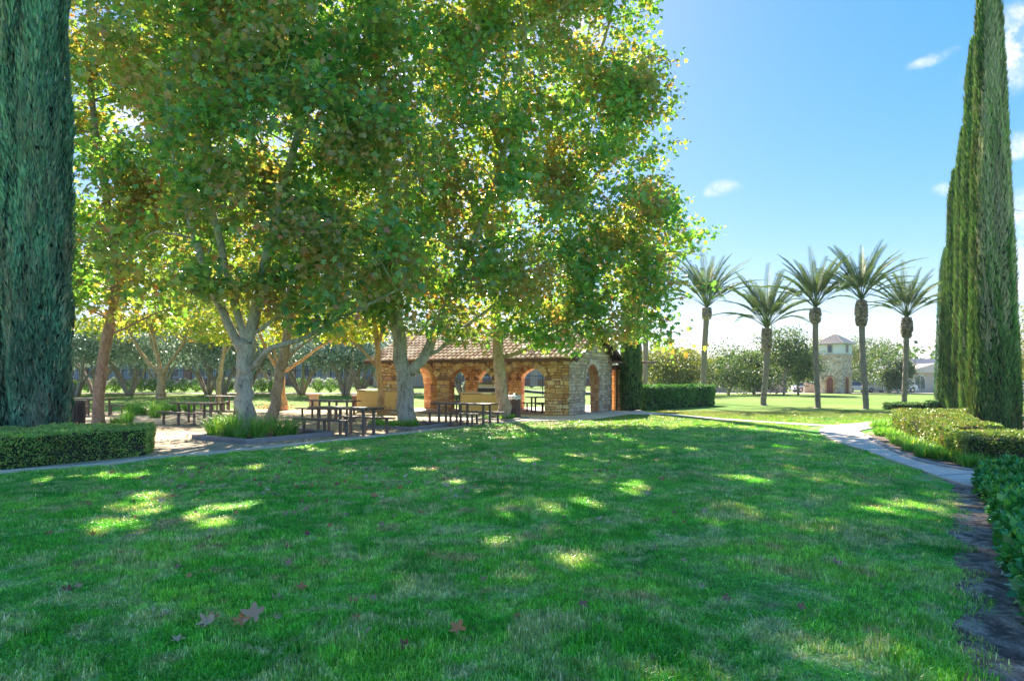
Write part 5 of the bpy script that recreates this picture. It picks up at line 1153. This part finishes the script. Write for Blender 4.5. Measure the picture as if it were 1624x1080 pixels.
# orange flowers on the second left hedge and by the thin tan tree
def flower_patch(label, x0, x1, y0, y1, z0, z1, n, s=.05):
    p = np.stack([rng.uniform(x0, x1, n), rng.uniform(y0, y1, n), rng.uniform(z0, z1, n)], -1)
    o = mobj('flowers', scatter_mesh('flowers', LEAF6, L6F, p, frames(rand_dir(n), unit(rand_dir(n)*.6+[0, -.6, .8])), np.full(n, s), M['flower'])); tag(o, label, 'flowers', kind='stuff')
flower_patch('orange blossoms scattered over the second left hedge', -11.3, -9.8, 16.4, 17.0, .44, .50, 90)
flower_patch('orange blossoms around the foot of the thin tan tree', -6.7, -5.5, 30.7, 31.4, .1, .4, 150, .07)
flower_patch('reddish blossoms at the foot of the sunlit orange-barked tree', -13.1, -11.2, 34.6, 35.6, .1, .35, 160, .08)
# background treeline
n = 26000; ax_ = rng.uniform(-190, 190, n); dd = rng.uniform(120, 170, n); hh = 6.5+2.8*np.array([noise.noise(Vector((a*.045, 0, 0)))+.7*noise.noise(Vector((a*.17, 3, 0))) for a in ax_])
p = np.stack([ax_, dd, np.maximum(.2, hh*rng.uniform(0, 1, n)**.7+rng.normal(size=n)*.3)], -1)
tag(mobj('treeline', scatter_mesh('treeline', LEAF4, L4F, p, frames(rand_dir(n), unit(rand_dir(n)+[0, 0, .4])), np.full(n, 1.1), M['far'])), kind='stuff')

# ------------------------------------------------------------------ iron fence and building behind the garden
fe = thing('iron_fence', 'long dark iron fence with thin pickets behind the white roses', 'fence', (-22, 67, float(gz(-22, 67)))); fx0, fx1 = -62, 4
pk = MB(); x = fx0
while x < fx1: g0 = float(gz(x, 67)); pk.box((x, 67, g0+1.02), (.022, .022, 2.0)); x += .16
o = pk.build('pickets', M['iron']); fix(o, fe); o['kind'] = 'stuff'
for zz_ in (.2, 1.85):
    mb = MB(); X = np.linspace(fx0, fx1, 30); mb.tube([(a, 67, float(gz(a, 67))+zz_) for a in X], .03, 4); fix(mb.build('rail', M['iron']), fe)
x = fx0
while x <= fx1: mb = MB(); g0 = float(gz(x, 67)); mb.box((x, 67, g0+1.08), (.09, .09, 2.15)); fix(mb.build('post', M['iron']), fe); x += 2.6
def arch_poly(w, h, n=9): return [(-w/2, 0), (w/2, 0)]+[(w/2*math.cos(t_), h-w/2+w/2*math.sin(t_)) for t_ in np.linspace(0, math.pi, n)]
def wall_panel(th, name, poly, x, y, z, rz, thick, mat, world=True):
    """vertical extruded outline: poly in (x,z)"""
    mb = MB(); ca, sa = math.cos(rz), math.sin(rz); n = len(poly); Vv = []
    for dy in (0, thick):
        for a, b in poly: Vv.append((x+a*ca-dy*sa*-1*-1, y+a*sa+dy*ca, z+b))
    mb.add(Vv, [tuple(range(n)), tuple(range(n, 2*n))[::-1]]+[(i, n+i, n+(i+1) % n, (i+1) % n) for i in range(n)]); o = mb.build(name, mat); fix(o, th); return o
bd = thing('clubhouse', 'long low building with pinkish piers and blue-grey bays behind the iron fence', 'building', (-30, 80, 1.0))
mb = MB(); mb.box((-26, 86, 2.5), (76, 10, 3.2)); fix(mb.build('wall', M['bluewall']), bd)
mb = MB(); mb.box((-26, 80.93, 1.35), (76, .14, .9)); fix(mb.build('brick_base', M['brick']), bd)
mb = MB(); mb.prism([(-65, 79.9), (13, 79.9), (13, 92), (-65, 92)], 4.1, 4.35); fix(mb.build('roof', M['stucco']), bd)
for i in range(19):
    x = -63+i*4.1; mb = MB(); mb.box((x, 80.8, 2.5), (.9, .4, 3.2)); fix(mb.build('pier', M['stucco_pink'] if i % 3 else M['brick']), bd)
    mb = MB(); mb.box((x+2.05, 80.95, 2.75), (1.9, .10, 1.5)); wv = fix(mb.build('window', M['white']), bd)
    for k in (-1, 1): m_ = MB(); m_.box((x+2.05+k*.46, 80.88, 2.75), (.82, .06, 1.3)); p_ = m_.build('pane', M['glass']); p_.parent = wv
for px, d, lb in ((354, 62, 'teal post standing left of the big pale trunk'), (404, 62, 'teal post standing right of the big pale trunk')):
    g = GX(px, d); mb = MB(); mb.tube([(0, 0, -.05), (0, 0, 2.2), (0, 0, 2.25)], [.09, .09, .12], 8); o = mb.build('teal_post', M['teal'], None, True); o.location = g; tag(o, lb, 'post', 'teal posts before the iron fence')
for px, d, w, lb in ((650, 75, 8, 'cream house gable behind the olives left of the pavilion'), (745, 90, 12, 'pinkish house seen through the pavilion arches')):
    g = GX(px, d); th = thing('far_house', lb, 'house', tuple(g)); z = g[2]
    mb = MB(); mb.box((g[0], g[1]+3, z+1.4), (w, 6, 2.8)); fix(mb.build('wall', M['stucco_pink']), th)
    wall_panel(th, 'roof', [(-w/2-.4, 2.8), (w/2+.4, 2.8), (0, 4.3)], g[0], g[1]-.3, z, 0, 6.6, M['tile'])
    for k in (-1, 1): m_ = MB(); m_.box((g[0]+k*w*.25, g[1]-.02, z+1.5), (1.3, .1, 1.2)); fix(m_.build('window', M['glass']), th)

# ------------------------------------------------------------------ stone tower
TX, TY = (1325-CX)/F*85, 85.0; TA = R(-51); TWd = 2.75
tw_ = thing('stone_tower', 'square stone tower with white top storey and grey tiled pyramid roof', 'tower', (TX, TY, 0))
cT, sT = math.cos(TA), math.sin(TA)
def tb(name, cx_, cy_, cz_, sx_, sy_, sz_, mat):
    mb = MB(); mb.box((TX+cx_*cT-cy_*sT, TY+cx_*sT+cy_*cT, cz_), (sx_, sy_, sz_), TA); o = mb.build(name, mat); fix(o, tw_); return o
wallT = tb('wall', 0, 0, 2.3, TWd, TWd, 4.75, M['mortar_grey'])
mb = MB()
for (U_, N_) in ((np.array([cT, sT, 0]), np.array([sT, -cT, 0])), (np.array([-sT, cT, 0]), np.array([cT, sT, 0]))):
    O_ = np.array([TX, TY, 0])+N_*TWd/2-U_*TWd/2; z = 0
    while z < 4.6:
        h = random.uniform(.16, .26); u = 0
        while u < TWd-.02:
            w_ = random.uniform(.2, .45); w_ = TWd-u if TWd-u-w_ < .15 else w_
            if not (abs(u+w_/2-TWd/2) < .52 and z < 2.0): stone_box(mb, O_, U_, N_, u, u+w_, z, z+h, .03)
            u += w_
        z += h
    dp = arch_poly(.78, 1.95)
    m_ = MB(); n = len(dp); C0 = O_+U_*TWd/2
    Vv = [C0+U_*a+Zv*b+N_*.02 for a, b in dp]+[C0+U_*a+Zv*b+N_*.05 for a, b in dp]; m_.add(Vv, [tuple(range(n, 2*n))]+[(i, (i+1) % n, n+(i+1) % n, n+i) for i in range(n)])
    fix(m_.build('door', M['reddoor']), tw_)
    m_ = MB(); k = 13; tt = np.linspace(0, math.pi, k+1)
    for i in range(k):
        q_ = [(r_*math.cos(t_), 1.56+r_*math.sin(t_)) for r_, t_ in ((.40, tt[i]+.02), (.40, tt[i+1]-.02), (.60, tt[i+1]-.02), (.60, tt[i]+.02))]
        Vv = [C0+U_*a+Zv*b for a, b in q_]+[C0+U_*a+Zv*b+N_*.07 for a, b in q_]; m_.add(Vv, [(4, 5, 6, 7), (0, 1, 5, 4), (1, 2, 6, 5), (2, 3, 7, 6), (3, 0, 4, 7)])
    for s in (-1, 1):
        for z in np.arange(0, 1.5, .2):
            Vv = [C0+U_*(s*.5+a)+Zv*(z+b)+N_*c for c in (0, .07) for a, b in ((-.1, .01), (.1, .01), (.1, .19), (-.1, .19))]; m_.add(Vv, [(4, 5, 6, 7), (0, 1, 5, 4), (1, 2, 6, 5), (2, 3, 7, 6), (3, 0, 4, 7)])
    fix(m_.build('door_surround', M['stone_red']), tw_)
o = mb.build('stonework', M['stone_grey']); o.parent = wallT; o['kind'] = 'stuff'
tb('cornice', 0, 0, 4.74, TWd+.3, TWd+.3, .24, M['stone_grey']); tb('upper_storey', 0, 0, 5.48, TWd+.04, TWd+.04, 1.24, M['white'])
for a in (0, 1):
    for s in (-1, 1):
        if a == 0: f = tb('window', 0, s*(TWd/2+.04), 5.5, .66, .10, 1.05, M['stucco']); g = tb('pane', 0, s*(TWd/2+.075), 5.5, .48, .06, .88, M['glass'])
        else: f = tb('window', s*(TWd/2+.04), 0, 5.5, .10, .66, 1.05, M['stucco']); g = tb('pane', s*(TWd/2+.075), 0, 5.5, .06, .48, .88, M['glass'])
mb = MB(); hw = TWd/2+.42; cs = [(-hw, -hw), (hw, -hw), (hw, hw), (-hw, hw)]; cw = [(TX+a*cT-b*sT, TY+a*sT+b*cT, 6.06) for a, b in cs]
mb.add(cw+[(TX, TY, 7.30)], [(0, 1, 4), (1, 2, 4), (2, 3, 4), (3, 0, 4), (3, 2, 1, 0)]); fix(mb.build('roof', M['slate']), tw_)
mb = MB(); ap = np.array([TX, TY, 7.34])
for i in range(4):
    a, b = np.array(cw[i]), np.array(cw[(i+1) % 4]); nr = 12
    for k in range(nr+1):
        t = k/nr; e = a*(1-t)+b*t; top_ = e+(ap-e)*(1-abs(2*t-1)) if 0 < k < nr else ap
        mid = (a+b)/2; dirr = ap-mid; f = 1-abs(2*t-1); q1 = e+dirr*f if 0 < k < nr else ap
        if np.linalg.norm(q1-e) > .1: mb.tube([e+[0, 0, .03], q1+[0, 0, .03]], [.075, .06], 6)
fix(mb.build('roof_tiles', M['conc']), tw_)

# ------------------------------------------------------------------ house with arched windows, garden walls
hx, hy = (1466-CX)/F*92, 92.0
ho = thing('house', 'beige house with three arched windows at the far right end of the lawn', 'house', (hx, hy, 0))
mb = MB(); mb.box((hx+3.5, hy+4, 1.35), (11, 8, 2.7)); fix(mb.build('wall', M['stucco']), ho)
wall_panel(ho, 'gable_roof', [(-1.2, 2.65), (9.6, 2.65), (9.6, 2.8), (3.4, 3.9), (2.6, 3.9), (-1.2, 2.8)], hx-1.5, hy-.5, 0, 0, 8.8, M['tile'])
mb = MB(); a = hx-2.0; V_ = [(a, hy+3, 3.2), (a+12, hy+3, 3.2), (a+12, hy+10, 3.2), (a, hy+10, 3.2), (a+2.5, hy+6, 4.7), (a+9.5, hy+6, 4.7)]
mb.add(V_, [(0, 1, 5, 4), (1, 2, 5), (2, 3, 4, 5), (3, 0, 4), (3, 2, 1, 0)]); fix(mb.build('upper_roof', M['slate']), ho)
mb = MB(); mb.box((hx+4, hy+6.5, 2.95), (11, 6, .5)); fix(mb.build('upper_wall', M['stucco']), ho)
for k in range(4):
    w_ = wall_panel(ho, 'window', arch_poly(1.5, 2.05), hx-.6+k*2.5, hy-.04, .35, 0, .08, M['white'])
    for s in (-1, 1):
        q_ = [(s*.06, .1), (s*.64, .1), (s*.64, 1.3), (s*.5, 1.65), (s*.06, 1.9)]
        g_ = wall_panel(ho, 'pane', q_[::s], hx-.6+k*2.5, hy-.09, .35, 0, .06, M['glass']); g_.parent = w_; g_.matrix_parent_inverse = w_.matrix_parent_inverse.inverted() @ Matrix.Translation((0, 0, 0)) if False else Matrix.Identity(4)
for i, (p0, p1, d, h, m, lb) in enumerate([(1132, 1172, 92, 1.7, 'stucco_pink', 'pinkish wall behind the broad round tree'), (1172, 1232, 99, 1.3, 'stucco', 'low cream wall between the thin trees'), (1218, 1245, 90, 1.6, 'stucco_pink', 'pinkish wall stub under the tall conical tree'), (1278, 1303, 88, 1.15, 'stucco_pink', 'low pinkish wall adjoining the left of the tower'), (1030, 1130, 95, 1.8, 'stucco', 'long cream wall behind the tall hedge'), (1375, 1410, 96, 1.3, 'stucco', 'low cream wall right of the tower')]):
    x0, x1 = (p0-CX)/F*d, (p1-CX)/F*d; th = thing('garden_wall', lb, 'wall', ((x0+x1)/2, d, 0), 0, 'garden walls beyond the lawn')
    mb = MB(); mb.box((0, 0, h/2), (x1-x0, .3, h)); mobj('wall_body', mb.mesh('wall_body', M[m]), th); mb = MB(); mb.box((0, 0, h+.04), (x1-x0+.1, .4, .08)); mobj('coping', mb.mesh('coping', M['curb']), th)
    for xx in (-(x1-x0)/2, (x1-x0)/2): mb = MB(); mb.box((xx, 0, h/2+.1), (.45, .45, h+.2)); mobj('pillar', mb.mesh('pillar', M[m]), th)

# ------------------------------------------------------------------ cars
def car(label, x, y, rz, paint, L_=4.5, H=1.45, Wd=1.75, van=False, seed=0):
    t = thing('parked_car', label, 'van' if van else 'car', (x, y, .03), rz, 'cars parked beyond the lawn')
    if van: low = [(-.5, .28), (.5, .28), (.5, .62), (.47, .95), (.34, 1.05), (.22, 1.78), (-.47, 1.85), (-.5, 1.7)]
    else: low = [(-.5, .30), (-.49, .62), (-.40, .86), (-.30, .92), (.18, .90), (.42, .78), (.495, .62), (.5, .30)][::-1]
    def shell(prof, w0, w1, name, mat, ztop):
        mb = MB(); n = len(prof); Vv = []
        for s, wf in ((-1, 1), (1, 1)):
            for a, b in prof: k = w0+(w1-w0)*max(0, (b-.6)/(ztop-.6)); Vv.append((a*L_, s*k/2, b))
        mb.add(Vv, [tuple(range(n))[::-1], tuple(range(n, 2*n))]+[(i, (i+1) % n, n+(i+1) % n, n+i) for i in range(n)])
        o = mb.build(name, mat, t); bv = o.modifiers.new('b', 'BEVEL'); bv.width = .05; bv.segments = 2; return o
    shell(low, Wd, Wd*.92, 'body', paint, 1.9 if van else .95)
    if not van:
        shell([(-.40, .84), (.26, .82), (.10, H-.06), (.0, H), (-.20, H), (-.30, H-.05)], Wd*.95, Wd*.70, 'windows', M['glass'], H)
        shell([(-.31, H-.09), (.115, H-.09), (.07, H-.01), (.0, H+.02), (-.2, H+.02), (-.28, H-.02)], Wd*.80, Wd*.68, 'roof', paint, H)
    else:
        for s in (-1, 1):
            mb = MB(); mb.box((-.05*L_, s*Wd*.47, 1.35), (.6*L_, .05, .5)); mb.build('side_window', M['carblue'], t)
        mb = MB(); mb.add([(.325*L_, -.7, 1.12), (.325*L_, .7, 1.12), (.235*L_, .66, 1.70), (.235*L_, -.66, 1.70)], [(0, 1, 2, 3)]); o = mb.build('windscreen', M['glass'], t); so = o.modifiers.new('s', 'SOLIDIFY'); so.thickness = .03
    for ax in (-.31, .32):
        for s in (-1, 1):
            mb = MB(); mb.tube([(ax*L_, s*(Wd/2-.2), .32), (ax*L_, s*(Wd/2+.01), .32)], .32, 16); w_ = mb.build('wheel', M['tyre'], t); mb = MB(); mb.tube([(ax*L_, s*(Wd/2), .32), (ax*L_, s*(Wd/2+.025), .32)], .19, 10); mb.build('rim', M['steel'], w_)
    for s in (-1, 1):
        mb = MB(); mb.box((.49*L_, s*Wd*.36, .62), (.08, .3, .13)); mb.build('headlight', M['bag'], t); mb = MB(); mb.box((-.492*L_, s*Wd*.38, .68), (.06, .24, .16)); mb.build('tail_light', M['lampr'], t)
car('white car parked just right of the stone tower', (1361-CX)/F*90, 90.3, R(8), M['carwhite'])
car('white car half hidden by the palm left of the tower', (1290-CX)/F*90, 91.8, R(3), M['carwhite'], 4.3, 1.35)
car('white van with blue side windows parked left of the arched house', (1418-CX)/F*90, 89.5, R(5), M['carwhite'], 4.9, 1.9, 1.9, True)
car('silver car parked behind the small trees beyond the lawn', (1180-CX)/F*96, 94, R(0), M['carsilver'])
car('silver car cut by the right edge behind the cypress row', (1634-CX)/F*46, 46, R(20), M['carsilver'])

# ------------------------------------------------------------------ fallen leaves
def dry_leaf(name, mat, seed):
    r = random.Random(seed); out = []; K = 22
    for k in range(K):
        a = 2*math.pi*k/K; lobes = abs(math.cos(2.5*(a-math.pi/2))); rad_ = .26+.30*lobes**1.6+r.uniform(-.03, .03); rad_ *= (.45 if abs(a-1.5*math.pi) < .3 else 1)
        out.append((rad_*math.cos(a), .42+rad_*math.sin(a)))
    inn = [(x*.5, .42+(y-.42)*.5) for x, y in out]; c1, c2, c3 = r.uniform(.1, .6), r.uniform(-.3, .5), r.uniform(.03, .08)
    zf = lambda x, y: c1*x*x+c2*(y-.4)**2+c3*math.sin(11*x+3)*math.cos(8*y)+.05*abs(math.sin(2.5*math.atan2(y-.42, x)))*math.hypot(x, y-.42)*3
    V = [(0, .42, zf(0, .42))]+[(x, y, zf(x, y)) for x, y in inn]+[(x, y, zf(x, y)) for x, y in out]
    Fc = [(0, 1+k, 1+(k+1) % K) for k in range(K)]+[(1+k, 1+K+k, 1+K+(k+1) % K, 1+(k+1) % K) for k in range(K)]
    b = len(V); V += [(-.012, .2, zf(0, .2)), (.012, .2, zf(0, .2)), (.03, -.25, .10), (.01, -.25, .10)]; Fc.append((b, b+1, b+2, b+3))
    me = bpy.data.meshes.new(name); me.from_pydata(V, [], Fc); me.materials.append(mat); me.polygons.foreach_set('use_smooth', np.ones(len(Fc), bool)); me.update(); return me
LFs = [dry_leaf('fallen_leaf', M['dead'], k) for k in range(5)]; LRs = [dry_leaf('fallen_leaf', M['dead_red'], 20+k) for k in range(4)]
def fall(px, py, size, red, label, grp=None, z=.032, seed=0):
    g = G(px, py); size *= .85; o = mobj('fallen_leaf', random.choice(LRs if red else LFs)); o.location = (g[0], g[1], z); ez = random.uniform(0, 6.28); o.rotation_euler = (Matrix.Rotation(random.uniform(.05, .75), 3, 'X') @ Matrix.Rotation(random.uniform(-.4, .4), 3, 'Y') @ Matrix.Rotation(ez, 3, 'Z')).to_euler(); s = size
    o.scale = (s, s, s*random.uniform(.6, 1.5)); tag(o, label, 'leaf', grp); return o
random.seed(21)
fall(343, 982, .15, True, 'orange-brown fallen leaf standing highest of the four nearest ones')
fall(367, 996, .14, True, 'bright orange curled leaf in the middle of the near group')
fall(398, 995, .17, False, 'pale pinkish leaf at the right end of the near group')
fall(318, 1003, .13, False, 'brown-pink leaf at the left end of the near group')
fall(567, 1010, .13, False, 'pale curled leaf lying alone near the bottom middle')
fall(633, 1030, .10, False, 'small whitish leaf at the bottom right of the middle')
fall(733, 1012, .12, True, 'rusty leaf lying lowest at the centre of the lawn')
fall(290, 1018, .09, False, 'tiny grey leaf left of the near group')
G1 = 'dry leaves scattered on the shaded lawn'
pts = []
while len(pts) < 215:
    px = random.gauss(480, 230); py = 715+abs(random.gauss(0, 55)); 
    g = G(px, py)[:2]
    if not (30 < px < 1150) or in_poly(np.array([g]), DG)[0] or in_poly(np.array([g]), APRON)[0]: continue
    if py < 760-.06*px: continue
    pts.append((px, py))
for k in range(45): pts.append((random.uniform(40, 1400), random.uniform(780, 1000)))
for px, py in pts:
    fall(px, py, random.uniform(.06, .115), random.random() < .3, 'small dry plane leaf lying in the shaded grass', G1)
# litter too thick to count, under the trees and along the dirt
n = 2600; cx_ = rng.uniform(-13, 2, n); cy_ = rng.uniform(15, 36, n); p = np.stack([cx_, cy_, rng.uniform(.018, .04, n)], -1); k = in_poly(p[:, :2], DG); p = p[k]
n2 = 300; q_ = np.stack([rng.uniform(2.2, 6.8, n2), rng.uniform(3, 10, n2), np.full(n2, .05)], -1); q_ = q_[in_poly(q_[:, :2], dirtpoly)]
n3 = 900; w3 = np.stack([rng.normal(0.6, 2.6, n3), rng.normal(22.5, 1.6, n3), np.full(n3, .07)], -1); w3 = w3[~in_poly(w3[:, :2], APRON)]
n2q = len(q_); p = np.concatenate([p, q_, w3]); n = len(p)
tag(mobj('leaf_litter', scatter_mesh('leaf_litter', LEAF6, L6F, p, frames(unit(rand_dir(n)*[1, 1, .2]), unit(rand_dir(n)*.4+[0, 0, 1])), np.concatenate([rng.uniform(.06, .12, n-n2q-len(w3)), rng.uniform(.025, .05, n2q), rng.uniform(.05, .11, len(w3))]), M['dead'])), kind='stuff')

# ------------------------------------------------------------------ haze: one closed box of thin pale air
mb = MB(); mb.box((0, 650, 8.75), (1830, 1720, 21.5)); hz = mb.build('haze', simple('haze', (1, 1, 1))); hz['kind'] = 'stuff'
hm = bpy.data.materials.new('thin_haze'); hm.use_nodes = True; t = hm.node_tree; t.nodes.clear()
o_ = N(t, 'ShaderNodeOutputMaterial'); pv = N(t, 'ShaderNodeVolumePrincipled'); pv.inputs['Color'].default_value = (.80, .90, 1, 1)
pv.inputs['Density'].default_value = .0004; pv.inputs['Anisotropy'].default_value = 0
t.links.new(pv.outputs[0], o_.inputs['Volume']); hz.data.materials.clear(); hz.data.materials.append(hm)
